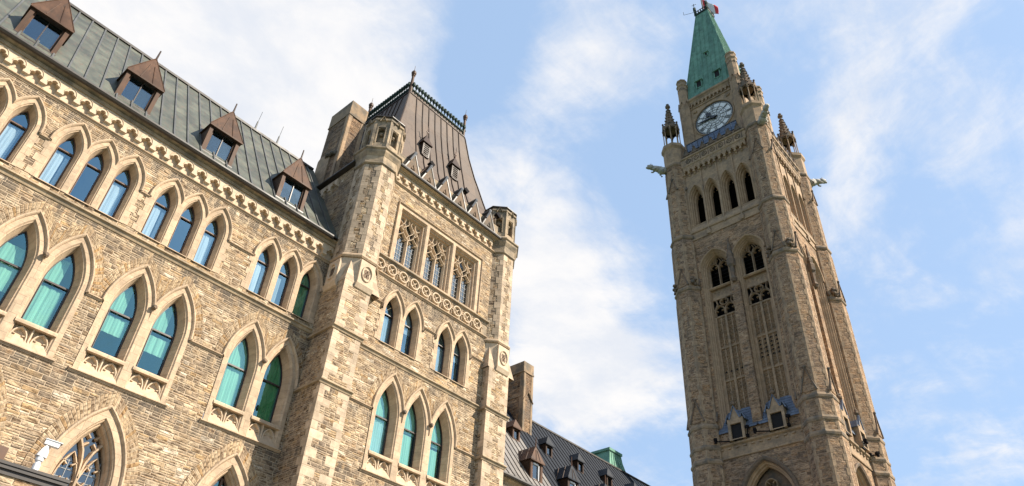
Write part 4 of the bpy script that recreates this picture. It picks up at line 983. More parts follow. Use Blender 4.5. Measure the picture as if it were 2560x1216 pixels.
        t.bar([(c+.36*math.cos(R(a_)), 40.35+.36*math.sin(R(a_))) for a_ in range(0, 360, 30)], .14, d-.1, d+.1, closed=True)
        for a_ in (45, 135, 225, 315): t.bar([(c+.36*math.cos(R(a_)), 40.35+.36*math.sin(R(a_))), (c+.15*math.cos(R(a_)), 40.35+.15*math.sin(R(a_)))], .12, d-.08, d+.1)
        t.box(a, b_, d-.06, d+.1, 40.75, 40.95); t.build('pierced_screen', 'tdress', bay)
        t = MB(T); t.box(a, b_, d-.05, d+.1, 40.95, 41.85); t.strip(a-.3, b_+.3, [(d+.1, 41.8), (d-.3, 41.82), (d-.42, 41.95), (d-.4, 42.05), (d+.1, 42.3)][::-1])
        for k in range(5): t.bar([(a+.2+.36*k, 41.25), (a+.33+.36*k, 41.5), (a+.2+.36*k, 41.6)], .07, d-.09, d-.04)
        t.build('inscription_band', 'tdress', bay)
        t = MB(T); d2 = .85
        t.bar([(c, 42.1), (c, 44.5)], .16, d2-.2, d2+.1)
        for q in (-.46, .46): t.bar(arc(c+q, .44, 44.2, .75, 0, 5), .1, d2-.15, d2+.1)
        for q in (-1, 1):
            t.bar([(c+q*.46, 44.9), (c+q*.3, 45.4), (c, 45.85)], .1, d2-.15, d2+.1); t.bar([(c, 44.5), (c+q*.25, 45.0), (c+q*.1, 45.4)], .09, d2-.15, d2+.1)
            t.bar([(c+q*.46, 44.9), (c+q*.72, 45.1)], .09, d2-.15, d2+.1)
            for s_ in (-1, 1): t.bar([(c+q*.46+s_*.38, 44.5), (c+q*.46+s_*.12, 44.42)], .09, d2-.12, d2+.1)
        for q in (-.9, .9): t.box(c+q-.06, c+q+.06, d2-.12, d2+.1, 42.1, 44.3)
        t.build('tracery', 'tdress', bay)
        lv_ = MB(T)
        for k in range(6): i = lv_.add([(a, d2+.15, 42.3+.42*k), (b_, d2+.15, 42.3+.42*k), (b_, d2+.5, 42.62+.42*k), (a, d2+.5, 42.62+.42*k)]); lv_.face(i)
        lv_.build('louvre', 'louvre', bay)
        # the blue sloped roof with its stone doorway
        bl = MB(T); i = bl.add([(c-1.6, -.16, 26.95), (c+1.6, -.16, 26.95), (c+1.1, .75, 29.1), (c-1.1, .75, 29.1)]); bl.face(i, [(c-1.6, 0), (c+1.6, 0), (c+1.1, 2.5), (c-1.1, 2.5)])
        j = bl.add([(c-1.6, -.16, 26.85), (c+1.6, -.16, 26.85)]); bl.face([j[0], j[1], i[1], i[0]], [(0, 0)]*4)
        for k in range(7): z = 27.1+.29*k; dd_ = -.16+.91*(z-26.95)/2.15; e = 1.6-.5*(z-26.95)/2.15; bl.box(c-e, c+e, dd_-.035, dd_+.05, z-.03, z+.02)
        bl.build('sloped_roof', 'slate', bay)
        uw = MB(T); uw.box(c-1.45, c+1.45, -.01, .1, 26.0, 26.95); uw.build('sill_wall', 'brown', bay)
        dr = MB(T); dr.fill([(c-.62, 25.9), (c+.62, 25.9), (c+.62, 27.75), (c+.35, 27.75), (c, 28.75), (c-.35, 27.75), (c-.62, 27.75)], [[(c-.42, 25.98), (c-.42, 27.3), (c+.42, 27.3), (c+.42, 25.98)]], -.5)
        dr.box(c-.62, c-.42, -.49, .4, 25.9, 27.75); dr.box(c+.42, c+.62, -.49, .4, 25.9, 27.75); dr.box(c-.42, c+.42, -.49, .4, 27.3, 27.75); dr.box(c-.35, c+.35, -.1, .7, 27.75, 28.2)
        dr.build('dormer_doorway', 'tdress', bay)
        e_ = MB(T); e_.bar([(c-.42, 27.72), (c, 28.85), (c+.42, 27.72)], .1, -.58, -.42, taper=.9)
        for s_ in (-1, 1): e_.bar([(c+s_*.4, 27.7), (c+s_*.58, 28.15), (c+s_*.78, 27.55)], .09, -.5, .3, taper=.9)
        e_.build('gable_flashing', 'slate', bay)
        e_ = MB(T); e_.lathe([(.06, 28.75), (.07, 28.9), (.2, 29.0), (.22, 29.15), (.12, 29.25), (.16, 29.35), (.02, 29.5)], (c, -.42), 6); e_.build('finial', 'tdirty', bay)
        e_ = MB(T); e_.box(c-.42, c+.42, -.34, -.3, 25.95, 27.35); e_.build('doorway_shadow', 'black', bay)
    T = T0
    # pier with a statue canopy between the bays
    m = MB(T); m.box(-.42, .42, -.12, .9, 26.9, 41.3); m.box(-.36, .36, -.02, .9, 26.2, 26.9); m.build('pier', 'brown', tow)
    m = MB(T); m.lathe([(.2, 41.3), (.34, 41.6), (.2, 41.9), (.24, 43.0), (.4, 43.2), (.42, 43.9), (.3, 44.1), (.34, 44.5), (.18, 45.0), (.2, 45.3), (.08, 46.1), (.12, 46.3), (.02, 46.6)], (0, -.2), 6)
    for k in range(6): head(m, .3*math.cos(k), -.25, 43.1+.4*k, .13)
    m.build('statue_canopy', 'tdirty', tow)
    # belfry stage
    LC = (-2.76, -.93, .93, 2.76)
    for c in LC:
        hl.append(outline([c], .8, 53.7, 1.75, 0, 50.0))
        s = MB(T); s.loft([at(outline([c], .8, 53.7, 1.75, o, 50.0), d) for o, d in ((.1, -.0), (.08, -.1), (.02, -.1), (0, .05), (-.1, .12), (-.12, .3), (-.22, .36), (-.24, .6), (-.36, .66), (-.42, .95))], uv=True, flip=True)
        i = s.add([(c-.8, -.05, 50.0), (c+.8, -.05, 50.0), (c+.42, .95, 50.6), (c-.42, .95, 50.6)]); s.face(i, [(.2, 0)]*4)
        ln = s.build('belfry_lancet', 'tarch', tow)
        t = MB(T); t.bar(arc(c, .38, 53.7, 1.25, 0, 6), .07, .85, 1.0)
        for q in (-1, 1): t.bar([(c+q*.3, 54.3), (c+q*.14, 54.22)], .06, .85, 1.0)
        t.build('tracery', 'tdress', ln)
        lv_ = MB(T)
        for k in range(11): i = lv_.add([(c-.45, .98, 50.5+.42*k), (c+.45, .98, 50.5+.42*k), (c+.45, 1.35, 50.85+.42*k), (c-.45, 1.35, 50.85+.42*k)]); lv_.face(i)
        lv_.build('louvre', 'louvre', ln)
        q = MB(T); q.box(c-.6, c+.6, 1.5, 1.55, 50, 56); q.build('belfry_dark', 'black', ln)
    m = MB(T)
    for u in (-1.84, 0, 1.84): m.box(u-.07, u+.07, -.14, .01, 48.6 if u else 48.9, 57.2)
    for u in (-1.84, 1.84): m.box(u-.2, u+.2, -.2, .01, 48.2, 48.8)
    m.build('shaft', 'tdress', tow)
    m = MB(T); m.strip(-3.9, 3.9, [(.02, 48.1), (-.08, 48.1), (-.1, 48.28), (-.02, 48.34), (-.02, 49.0), (-.12, 49.05), (-.15, 49.2), (-.04, 49.7), (.02, 49.9)][::-1]); m.build('sill_course', 'tdress', tow)
    # corbel table, frieze, pierced parapet with gablets and the glass balustrade
    cb = corbel_unit(T, -3.75, .62, 57.1, 58.3, .3, tow); cb.data.materials[0] = M['tdress']
    for k in range(1, 12): clone(cb, tuple(T.to_3x3() @ Vector((.62*k, 0, 0))))
    m = MB(T); m.strip(-3.9, 3.9, [(0, 58.3), (-.3, 58.3), (-.38, 58.42), (-.38, 58.56), (-.32, 58.6), (-.32, 59.5), (-.42, 59.56), (-.44, 59.72), (-.1, 59.85), (.3, 59.85), (.3, 58.3)][::-1]); m.build('frieze', 'tdress', tow)
    m = MB(T)
    for k in range(7):
        u = -3.0+k; m.bar([(u+.3*math.cos(R(a)), 59.05+.3*math.sin(R(a))) for a in range(0, 360, 45)], .1, -.38, -.31, closed=True); m.bar([(u-.2, 58.9), (u, 59.2), (u+.2, 58.9)], .09, -.37, -.31); m.box(u+.46, u+.54, -.37, -.31, 58.65, 59.45)
    m.build('frieze_carving', 'tdirty', tow)
    m = MB(T); m.box(-3.8, 3.8, -.28, -.1, 59.85, 60.1)
    for k in range(7):
        u = -3.15+1.05*k; m.prism([(u-.34, 60.0), (u+.34, 60.0), (u, 60.85)], -.36, -.06); m.bar([(u-.36, 60.0), (u, 60.95), (u+.36, 60.0)], .1, -.42, -.02, taper=.8); head(m, u, -.2, 60.92, .1)
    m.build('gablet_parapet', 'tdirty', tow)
    gp = MB(T); gp.box(-3.1, 3.1, .0, .04, 60.7, 61.9); gp = gp.build('glass_balustrade', 'glassr', tow)
    m = MB(T); m.box(-3.1, 3.1, -.03, .07, 61.88, 61.96); m.box(-3.1, 3.1, -.03, .07, 60.65, 60.72)
    for k in range(10): u = -3.1+6.2*k/9; m.box(u-.03, u+.03, -.03, .07, 59.9, 61.88)
    m.build('balustrade_frame', 'clockb', gp)
    wm = MB(T); wm.wallfill(-4.6, 4.6, GZ, 58.4, hl, 0); wm.build('wall', 'brown', tow)
    pl = MB(T); pl.fill([(-3.9, 49.85), (3.9, 49.85), (3.9, 57.15), (-3.9, 57.15)], [list(reversed(outline([c], .8, 53.7, 1.75, .04, 50.0))) for c in LC], -.03); pl.build('belfry_facing', 'tdress', tow)
for rz in (NORTH, EAST):
    wm = MB(TF(rz)); wm.box(-4.6, 4.6, 0, .6, GZ, 59.8); wm.build('wall', 'brown', tow)
m = MB(Tf(*CT)); m.box(-5.2, 5.2, -5.2, 5.2, 58.4, 59.9); m.build('balcony_floor', 'tdirty', tow)
# octagonal corner buttresses with weathered set-offs, gables and carved beasts
def corner(sx, sy):
    cx, cy = CT[0]+sx*4.98, CT[1]+sy*4.98
    m = MB(); k = OC
    A = [(1.42, GZ), (1.42, 24.0), (1.4, 24.5), (1.4, 27.3), (1.36, 27.8), (1.36, 41.0), (1.3, 42.3), (1.3, 47.8), (1.16, 49.0), (1.16, 58.6), (1.1, 59.4)]
    m.lathe([(a*k, z) for a, z in A], (cx, cy)); o = m.build('corner_buttress', 'brown', tow)
    for a, z in ((1.4, 24.5), (1.38, 25.7), (1.38, 27.6), (1.34, 42.1), (1.27, 48.6), (1.14, 59.3)):
        c = MB(); c.lathe([(a*k, z-.3), (a*k+.09, z-.2), (a*k+.12, z-.02), (a*k+.02, z+.2)], (cx, cy)); c.build('set_off', 'tstring', o)
    c = MB(); c.lathe([(1.1*k, 59.4), (1.12*k, 61.9), (1.3*k, 62.2), (1.3*k, 62.6), (1.05*k, 62.75), (1.0*k, 62.8)], (cx, cy)); c.build('pinnacle_base', 'tdress', o)
    q = MB(); rnd = random.Random(int(cx))
    for j in range(8):                                # dressed corner stones
        an = math.pi/8+j*math.pi/4
        for (a0, z0), (a1, z1) in zip(A, A[1:]):
            if abs(a0-a1) > .02 or z1-z0 < 2: continue
            z = max(z0, 14); n = 0
            while z < z1-.3:
                hh = min(.55, z1-z-.05); e = .14 if (n+j) % 2 else .26
                p0 = Vector((cx+a0*k*math.cos(an), cy+a0*k*math.sin(an), 0))
                for s in (-1, 1):
                    dn = an+s*math.pi/8; nrm = Vector((math.cos(dn), math.sin(dn), 0)); tv = (Vector((cx, cy, 0))+nrm*a0-p0).normalized(); off = nrm*.014
                    q.face(q.add([tuple(p0+off+Vector((0, 0, z+.01))), tuple(p0+tv*e+off+Vector((0, 0, z+.01))), tuple(p0+tv*e+off+Vector((0, 0, z+hh-.01))), tuple(p0+off+Vector((0, 0, z+hh-.01)))]))
                z += hh; n += 1
    q.build('quoins', 'tdress', o)
    for j in range(8):
        TJ = Tf(cx, cy) @ Matrix.Rotation(j*math.pi/4, 4, 'Z')
        if j % 2 == 0:
            for z, a, hgt in ((28.0, 1.36, 2.0), (42.4, 1.3, 1.9), (55.2, 1.16, 1.6)):
                gb_ = MB(TJ); hq = a*math.tan(math.pi/8)+.06
                gb_.prism([(-hq, z), (hq, z), (0, z+hgt)], -a-.05, -a+.05); gb_.build('buttress_gable', 'brown', o)
                gb_ = MB(TJ); gb_.bar([(-hq-.03, z-.02), (0, z+hgt+.06), (hq+.03, z-.02)], .16, -a-.14, -a-.0, taper=.8); head(gb_, 0, -a-.06, z+hgt+.15, .13); gb_.build('gable_coping', 'tdirty', o)
        else:
            bs = MB(TJ)
            for kk in range(5): head(bs, .16*math.cos(kk*2.1), -1.42-.1*(kk % 2), 42.5+.16*kk, .19)
            bs.build('carved_beast', 'tdirty', o)
    # open pinnacle
    z = 62.8; p = MB()
    for j in range(8):
        an = math.pi/8+j*math.pi/4; x, y = cx+.92*math.cos(an), cy+.92*math.sin(an)
        p.lathe([(.12, z), (.065, z+.15), (.06, z+2.75), (.12, z+2.95), (.13, z+3.05)], (x, y), 6)
    p.build('colonnette', 'tdress', o)
    p = MB(); p.lathe([(.12, z), (.1, z+3.0)], (cx, cy)); p.lathe([(1.0, z+3.0), (1.06, z+3.1), (1.06, z+3.2), (.95, z+3.3), (.74, z+3.6), (.4, z+5.5), (.14, z+7.0), (.12, z+7.1)], (cx, cy))
    for j in range(8):
        an = j*math.pi/4; p.T = Tf(cx, cy) @ Matrix.Rotation(an, 4, 'Z')
        p.prism([(-.34, z+3.0), (.34, z+3.0), (0, z+4.0)], -.98, -.6); p.bar(arc(0, .32, z+2.5, .45, 0, 4), .09, -.96, -.84); head(p, 0, -.9, z+4.1, .12)
        p.T = None; an += math.pi/8
        for q_ in range(7): t = q_/6; r = .74+(.2-.74)*t; head_at = (cx+r*math.cos(an), cy+r*math.sin(an), z+3.4+3.3*t); p.lathe([(.02, head_at[2]-.12), (.15, head_at[2]), (.02, head_at[2]+.1)], head_at[:2], 5)
    p.lathe([(.1, z+7.0), (.16, z+7.2), (.32, z+7.35), (.34, z+7.5), (.15, z+7.65), (.22, z+7.8), (.2, z+7.9), (.03, z+8.05)], (cx, cy), 6)
    p.build('pinnacle', 'tdirty', o)
    # gargoyle: a long beast leaning out diagonally
    if not (sx > 0 and sy > 0):
        dx, dy = sx/math.sqrt(2), sy/math.sqrt(2); P = lambda r, z_: (cx+dx*r, cy+dy*r, z_)
        b = MB(); b.tube([P(1.0, 59.2), P(1.6, 59.1), P(1.9, 59.25)], .42, 8, .46); b.tube([P(1.85, 59.25), P(2.4, 59.4), P(2.75, 59.45)], .4, 8, .27)
        b.tube([P(2.7, 59.5), P(2.95, 59.55), P(3.25, 59.5)], .34, 8, .26); b.tube([P(3.2, 59.42), P(3.42, 59.36)], .16, 6, .12)
        for s in (-1, 1):
            n = (-dy*s, dx*s); Q = lambda r, w_, z_: (cx+dx*r+n[0]*w_, cy+dy*r+n[1]*w_, z_)
            b.tube([Q(1.4, .3, 59.2), Q(1.75, .42, 58.85), Q(1.55, .38, 58.55)], .13, 6, .1); b.tube([Q(2.3, .22, 59.35), Q(2.6, .32, 59.05), Q(2.8, .28, 59.0)], .11, 6, .08); b.tube([Q(2.95, .14, 59.7), Q(2.85, .2, 59.95)], .08, 5, .02)
        b.build('gargoyle', 'gargoyle', o, True)
    return o
for sx, sy in ((-1, -1), (-1, 1), (1, -1), (1, 1)): corner(sx, sy)
# clock stage
HC = 3.42; zc0, zc1 = 59.9, 71.0
m = MB(Tf(*CT)); m.box(-HC, HC, -HC, HC, zc0, zc1); m.build('clock_stage', 'tdress', tow)
for sx, sy in ((-1, -1), (-1, 1), (1, -1), (1, 1)):
    q = MB(); cc = (CT[0]+sx*3.42, CT[1]+sy*3.42)
    q.lathe([(.75, zc0), (.75, 70.3), (.62, 70.9), (.62, 74.0), (.72, 74.15), (.72, 74.4), (.6, 74.5), (.58, 74.9), (.68, 75.0), (.68, 75.2), (.2, 75.5)], cc); tt = q.build('stage_turret', 'tdress', tow)
    for j in range(8):
        q = MB(Tf(*cc) @ Matrix.Rotation(j*math.pi/4, 4, 'Z')); q.bar(arc(0, .16, 73.2, .35, 0, 4), .06, -.62, -.55); q.build('blind_arch', 'tdirty', tt); q = MB(Tf(*cc) @ Matrix.Rotation(j*math.pi/4, 4, 'Z')); q.fill([(-.28, 68.2), (.28, 68.2), (.28, 70.0), (0, 70.7), (-.28, 70.0)], [], -.72); q.bar([(-.3, 69.9), (0, 70.9), (.3, 69.9)], .1, -.82, -.6); q.build('turret_gable', 'tdress', tt)
def stroke(mb, c, z, pts, w_, d):
    mb.bar([(c+x, z+y) for x, y in pts], w_, d-.03, d, taper=.98)
for rz in (WEST, SOUTH):
    T = TF(rz, HC); zk = 66.15; rk = 2.38
    m = MB(T); m.fill([(-2.8, 63.2), (2.8, 63.2), (2.8, 69.2), (-2.8, 69.2)], [[((rk+.22)*math.cos(R(-a)), zk+(rk+.22)*math.sin(R(-a))) for a in range(0, 360, 8)]], -.1)
    m.bar([(-2.8, 63.1), (-2.8, 69.25), (2.8, 69.25), (2.8, 63.1)], .18, -.2, -.0)
    for s in (-1, 1):
        for q_ in (-1, 1):
            for k in range(4): head(m, s*(2.1+.15*(k % 2)), -.12, zk+q_*2.35+.16*k*q_*.5, .16)
    m.bar([((rk+.16)*math.cos(R(a)), zk+(rk+.16)*math.sin(R(a))) for a in range(0, 360, 8)], .24, -.2, -.02, closed=True, taper=.5); m.build('clock_surround', 'tdress', tow)
    f = MB(T); f.fill([(rk*math.cos(R(a)), zk+rk*math.sin(R(a))) for a in range(0, 360, 6)], [], -.05); cf = f.build('clock_face', 'clock', tow)
    n = MB(T); d = -.055
    for r_, w_ in ((rk-.04, .09), (rk-.2, .035), (rk*.66, .045), (rk*.34, .035)): n.bar([(r_*math.cos(R(a)), zk+r_*math.sin(R(a))) for a in range(0, 360, 6)], w_, d-.03, d, closed=True, taper=.98)
    for k in range(60): a = R(6*k); n.bar([((rk-.2)*math.cos(a), zk+(rk-.2)*math.sin(a)), ((rk-.05)*math.cos(a), zk+(rk-.05)*math.sin(a))], .045, d-.028, d, taper=.98)
    for k in range(12):
        a = R(90-30*k); n.bar([(rk*.34*math.cos(a), zk+rk*.34*math.sin(a)), (rk*.66*math.cos(a), zk+rk*.66*math.sin(a))], .035, d-.026, d, taper=.98)
        for q_ in (3, 5): b2 = a+R(30*q_); n.bar([(rk*.66*math.cos(a), zk+rk*.66*math.sin(a)), (rk*.34*math.cos(b2) if q_ == 5 else rk*.66*math.cos(b2), zk+(rk*.34*math.sin(b2) if q_ == 5 else rk*.66*math.sin(b2)))], .016, d-.024, d, taper=.98)
        num = ('XII', 'I', 'II', 'III', 'IIII', 'V', 'VI', 'VII', 'VIII', 'IX', 'X', 'XI')[k]; wid = {'I': .13, 'V': .24, 'X': .24}; tot = sum(wid[ch_] for ch_ in num); x = -tot/2
        rd = Vector((math.cos(a), math.sin(a))); tg = Vector((math.sin(a), -math.cos(a))); r0_, r1_ = rk*.69, rk*.895
        PT = lambda u, r_: (rd.x*r_+tg.x*u, zk+rd.y*r_+tg.y*u)
        for ch_ in num:
            w_ = wid[ch_]; l, r_ = x+.03, x+w_-.03
            if ch_ == 'I': n.bar([PT(x+w_/2, r0_), PT(x+w_/2, r1_)], .06, d-.03, d, taper=.98)
            elif ch_ == 'V': n.bar([PT(l, r1_), PT((l+r_)/2, r0_)], .055, d-.03, d, taper=.98); n.bar([PT(r_, r1_), PT((l+r_)/2, r0_)], .035, d-.03, d, taper=.98)
            else: n.bar([PT(l, r1_), PT(r_, r0_)], .055, d-.03, d, taper=.98); n.bar([PT(r_, r1_), PT(l, r0_)], .035, d-.03, d, taper=.98)
            x += w_
    n.build('numerals', 'clockb', cf)
    def hand(deg, L, w_, spade, nm):
        h = MB(T); a = R(90-deg); rd = Vector((math.cos(a), math.sin(a))); tg = Vector((math.sin(a), -math.cos(a)))
        pts = [(-.07*w_, -.5), (-w_*.5, -.1), (-w_*.5, L*.55)]+([(-w_*1.7, L*.6), (-w_*1.9, L*.72), (0, L)] if spade else [(0, L)])
        poly = pts+[(-x, y) for x, y in pts[-2::-1]]
        h.prism([(rd.x*y+tg.x*x, zk+rd.y*y+tg.y*x) for x, y in poly], -.2 if spade else -.26, -.12); h.build(nm, 'clockb', cf)
    hand(10.76*30, 1.45, .2, True, 'hour_hand'); hand(46*6, 2.15, .16, False, 'minute_hand')
    hb = MB(T); hb.prism([(.2*math.cos(R(a)), zk+.2*math.sin(R(a))) for a in range(0, 360, 30)], -.3, -.05); hb.build('hand_boss', 'clockb', cf)
    cb = corbel_unit(T, -2.55, .51, 69.5, 70.4, .2, tow); cb.data.materials[0] = M['tdress']
    for k in range(1, 10): clone(cb, tuple(T.to_3x3() @ Vector((.51*k, 0, 0))))
    m = MB(T); m.strip(-2.9, 2.9, [(0, 70.4), (-.2, 70.42), (-.26, 70.6), (-.4, 70.75), (-.42, 71.0), (0, 71.0)][::-1]); m.strip(-2.8, 2.8, [(0, 69.3), (-.12, 69.34), (-.14, 69.44), (0, 69.5)][::-1]); m.build('cornice', 'tdress', tow)
# spire
SP = [(3.72, 71.0), (3.5, 71.35), (3.3, 72.2), (2.98, 74.4), (.86, 90.6)]
sp = MB()
for rz in (WEST, SOUTH, NORTH, EAST):
    sp.T = Tf(*CT) @ Matrix.Rotation(rz, 4, 'Z')
    for (h0, z0), (h1, z1) in zip(SP, SP[1:]):
        sp.face(sp.add([(-h0, -h0, z0), (h0, -h0, z0), (h1, -h1, z1), (-h1, -h1, z1)]), [(-h0, z0), (h0, z0), (h1, z1), (-h1, z1)])
sp.T = None; spo = sp.build('spire', 'verd', tow)
sm = MB()
for rz in (WEST, SOUTH, NORTH, EAST):
    sm.T = Tf(*CT) @ Matrix.Rotation(rz, 4, 'Z')
    for k in range(-6, 7):
        u = .62*k
        pth = [(u*h_/3.72*.35+u*.65 if False else u, -h_-.03, z) for h_, z in SP if abs(u) < h_-.05]
        if len(pth) and abs(u) > SP[-1][0]-.05:
            (h0, z0), (h1, z1) = SP[-2], SP[-1]; t = (h0-abs(u))/(h0-h1)
            if 0 < t < 1: pth.append((u, -abs(u)-.03, z0+(z1-z0)*t))
        if len(pth) > 1: sm.tube(pth, .055, 4)
    sm.tube([(-h_, -h_, z) for h_, z in SP], .07, 5); sm.box(-3.74, 3.74, -3.76, -3.6, 70.94, 71.04)
sm.T = None; sm.build('spire_seam', 'verd', spo)
def spired(T, u, z, w_, h_):
    def dz(z_):
        for (h0, z0), (h1, z1) in zip(SP, SP[1:]):
            if z0 <= z_ <= z1: return -(h0+(h1-h0)*(z_-z0)/(z1-z0))
    d = dz(z)-.06; m = MB(T); m.box(u-w_-.12, u-w_, d-.04, d+.6, z-.1, z+h_); m.box(u+w_, u+w_+.12, d-.04, d+.6, z-.1, z+h_); m.box(u-w_-.22, u+w_+.22, d-.16, d+.8, z+h_, z+h_+.12); m.box(u-w_, u+w_, d-.03, d+.5, z-.12, z)
    i = m.add([(u-w_-.2, d-.14, z+h_+.12), (u+w_+.2, d-.14, z+h_+.12), (u+w_*.6, d+.8, z+h_+.5), (u-w_*.6, d+.8, z+h_+.5)]); m.face(i)
    o = m.build('spire_dormer', 'verd', spo); q = MB(T); q.box(u-w_, u+w_, d+.02, d+.5, z, z+h_); q.build('spire_opening', 'black', o)
for rz in (WEST, SOUTH):
    T = Tf(*CT) @ Matrix.Rotation(rz, 4, 'Z')
    for u in (-1.2, 1.3): spired(T, u, 72.9, .3, 1.15)
    spired(T, .1, 79.0, .14, .6)
m = MB(Tf(*CT)); m.box(-1.0, 1.0, -1.0, 1.0, 90.45, 90.75)
for sx in (-1, 1):
    for sy in (-1, 1): m.lathe([(.2, 90.6), (.16, 91.6), (.24, 91.7), (.22, 92.3), (.05, 92.5)], (sx*.9, sy*.9), 6)
m.box(-.9, .9, -.93, -.87, 91.3, 91.38); m.box(-.93, -.87, -.9, .9, 91.3, 91.38)
for k in range(5): u = -.7+.35*k; head(m, u, -.9, 90.95, .16); m.box(-.93, -.87, u-.03, u+.03, 90.7, 91.3); m.tube([(-.9, u, 90.8), (-1.0, u+.1, 91.2)], .1, 5)
m.build('spire_cresting', 'verdd', spo)
m = MB(Tf(*CT)); m.tube([(0, 0, 90.6), (0, 0, 101)], .1, 8, .07); m.build('flagpole', 'tdress', tow)
m = MB(Tf(*CT)); m.tube([(-.9, .9, 92.3), (-.9, .9, 93.4)], .05, 5); m.tube([(-.9, .9, 91.4), (-1.6, 2.3, 91.2)], .03, 4); m.tube([(-1.6, 2.3, 91.2), (-1.62, 2.3, 91.9)], .03, 4); m.tube([(-.9, .5, 93.0), (-.9, 1.2, 93.2)], .04, 4); m.build('antenna', 'roofrib', tow)
# flag streaming from the pole
fl = thing('flag', 'red and white flag flying from the pole on top of the green spire', 'flag', (CT[0], CT[1]-.1, 93.6))
def flagpart(s0, s1, mat, nm):
    m = MB(Tf(CT[0], CT[1])); n = 10; rows = []
    for j in range(7):
        rows.append(m.add([(.3*t-.3*math.sin(t*3+j*.4)*t*.5, -.12-t*1.2, 94.6-2.2*j/6-1.9*t+.12*math.sin(t*6+j)) for t in [(s0+(s1-s0)*k/n)*1.5 for k in range(n+1)]]))
    for a, b_ in zip(rows, rows[1:]):
        for k in range(n): m.face([a[k], a[k+1], b_[k+1], b_[k]])
    o = m.build(nm, mat, fl, True); md = o.modifiers.new('thickness', 'SOLIDIFY'); md.thickness = .02
flagpart(0, .25, 'red', 'red_band'); flagpart(.25, .75, 'white', 'white_field'); flagpart(.75, 1, 'red', 'red_band')
# floodlights on the tower ledges
def flood(p, dr, name_label, arm=1.0):
    f = thing('floodlight', name_label, 'floodlight', p, 'black floodlights on the clock tower ledge'); P = Vector(p); D = Vector(dr).normalized()
    m = MB(); m.tube([P, P+D*arm*.9], .05, 6); m.box(P.x-.1, P.x+.1, P.y-.1, P.y+.1, P.z-.05, P.z+.2); m.build('arm', 'blackp', f)
    m = MB(Matrix.Translation(P+D*arm) @ Vector((D.x, D.y, D.z)).to_track_quat('Y', 'Z').to_matrix().to_4x4()); m.lathe([(.1, -.16), (.14, .08), (.17, .12)], (0, 0), 8); m.box(-.17, .17, -.13, .13, .08, .26); m.build('lamp_head', 'blackp', f)
    return f
wx = CT[0]-HW
flood((wx-.3, CT[1]+2.5, 25.95), (-.3, .95, .1), 'black floodlight left of the left doorway on the clock tower ledge', 1.25)
flood((wx-.3, CT[1]+.95, 26.0), (-.45, -.3, .9), 'black floodlight right of the left doorway on the clock tower ledge', .75)
flood((wx-.3, CT[1]-1.05, 25.95), (-.3, .95, .1), 'black floodlight left of the right doorway on the clock tower ledge', 1.25)
flood((wx-.3, CT[1]-2.6, 26.0), (-.45, -.3, .9), 'black floodlight right of the right doorway on the clock tower ledge', .75)
flood((CT[0]+1.2, CT[1]-HW-.3, 26.0), (.2, -.6, .3), 'black floodlight on the sunlit side ledge of the clock tower, nearer the front corner', .55)
flood((CT[0]+3.4, CT[1]-HW-.3, 25.9), (.6, -.7, .1), 'black floodlight on the sunlit side ledge of the clock tower, by the far corner', .6)
# lamps on rusty arms leaning out from the pavilion parapet
for x, lab in ((17.2, 'lamp on a rusty arm leaning from the parapet below the left roof louvre'), (19.95, 'lamp on a rusty arm leaning from the parapet below the right roof louvre'), (22.7, 'lamp on a rusty arm leaning from the parapet beside the right turret')):
    f = thing('parapet_lamp', lab, 'lamp', (x, 23.5, 27.3), 'lamps on arms along the corner tower parapet')
    m = MB(); m.tube([(x, 23.5, 27.3), (x+.55, 23.15, 28.35)], .05, 5); m.build('arm', 'rust', f)
    m = MB(Matrix.Translation((x+.6, 23.1, 28.45)) @ Matrix.Rotation(.5, 4, 'Y')); m.box(-.16, .16, -.13, .13, -.12, .12); m.box(-.13, .13, -.1, .1, .121, .15); m.build('lamp_head', 'blackp', f)

LEAN[0] = None
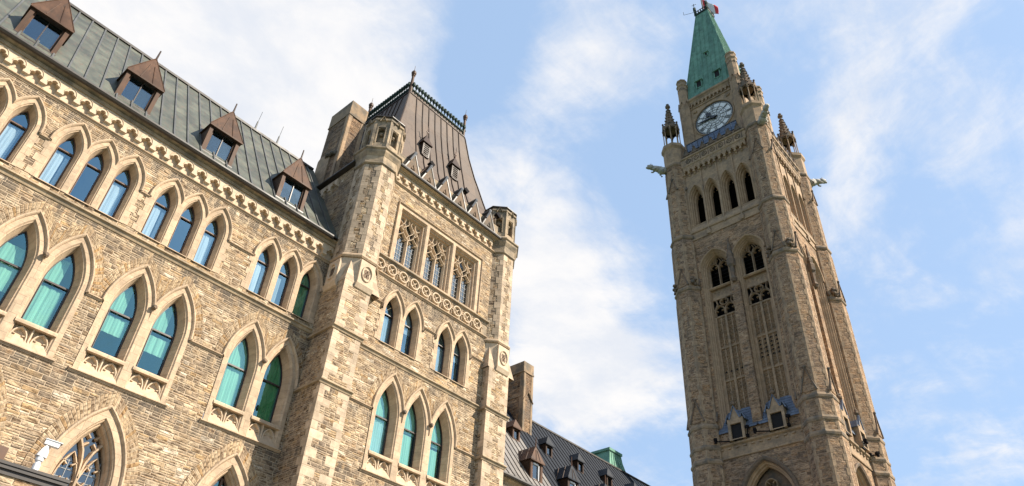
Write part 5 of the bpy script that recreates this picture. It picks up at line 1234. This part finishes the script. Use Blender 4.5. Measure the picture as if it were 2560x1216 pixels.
# ================================================================== low porch and the camera on it
py_ = 23.3; T = Tf(0, py_); por = thing('porch', 'low rubble porch with a flat moulded coping at the lower left corner', 'porch', (3.5, 24.2, GZ)); k = py_/25
PX = 7.35*k+.0; pz_ = 7.6*k
m = MB(T); m.box(-3, PX-.14, 0, 1.7, GZ, pz_-.3); m.build('wall', 'coarse', por)
m = MB(T); m.box(-3, PX, -.14, 1.7, pz_-.06, pz_+.02); m.box(-3, PX-.03, -.11, 1.7, pz_-.16, pz_-.06); m.box(-3, PX-.09, -.05, 1.7, pz_-.3, pz_-.16); m.build('coping', 'edge', por)
m = MB(T); m.box(-3, PX-.02, .25, .5, pz_+.02, pz_+.08); m.box(3.8, 5.05, .0, .4, pz_+.02, pz_+.4); m.build('flashing', 'rust', por)
m = MB(T); m.tube([(PX-.2, -.06, pz_-.2), (PX-.16, -.07, GZ)], .06, 8); m.build('downpipe', 'edge', por)
cmx, cmz = 6.33*k, pz_+.02
cam_ = thing('security_camera', 'white security camera on a short post on the porch coping', 'camera', (cmx, py_+.1, cmz))
m = MB(); m.lathe([(.1, cmz), (.1, cmz+.22), (.075, cmz+.24), (.075, cmz+.3), (.11, cmz+.32), (.11, cmz+.42), (.08, cmz+.44)], (cmx, py_+.1), 14, 0); m.build('post', 'whitep', cam_)
m = MB(Tf(cmx, py_+.1)); m.prism([(-.14, cmz+.44), (.13, cmz+.42), (.12, cmz+.6), (.06, cmz+.74), (.0, cmz+.76), (-.05, cmz+.7)], -.11, .11, True); m.build('bracket', 'whitep', cam_)
m = MB(Matrix.Translation((cmx+.14, py_+.07, cmz+.84)) @ Matrix.Rotation(R(4), 4, 'Y') @ Matrix.Rotation(R(-12), 4, 'Z') @ Matrix.Diagonal((.68, .8, .9, 1))); m.box(-.3, .28, -.1, .1, -.06, .09); m.box(-.33, .36, -.125, .125, .09, .115); m.build('housing', 'whitep', cam_)
m = MB(Matrix.Translation((cmx+.14, py_+.07, cmz+.84)) @ Matrix.Rotation(R(4), 4, 'Y') @ Matrix.Rotation(R(-12), 4, 'Z') @ Matrix.Diagonal((.68, .8, .9, 1))); m.box(.281, .3, -.08, .08, -.04, .07); m.build('lens', 'blackp', cam_)
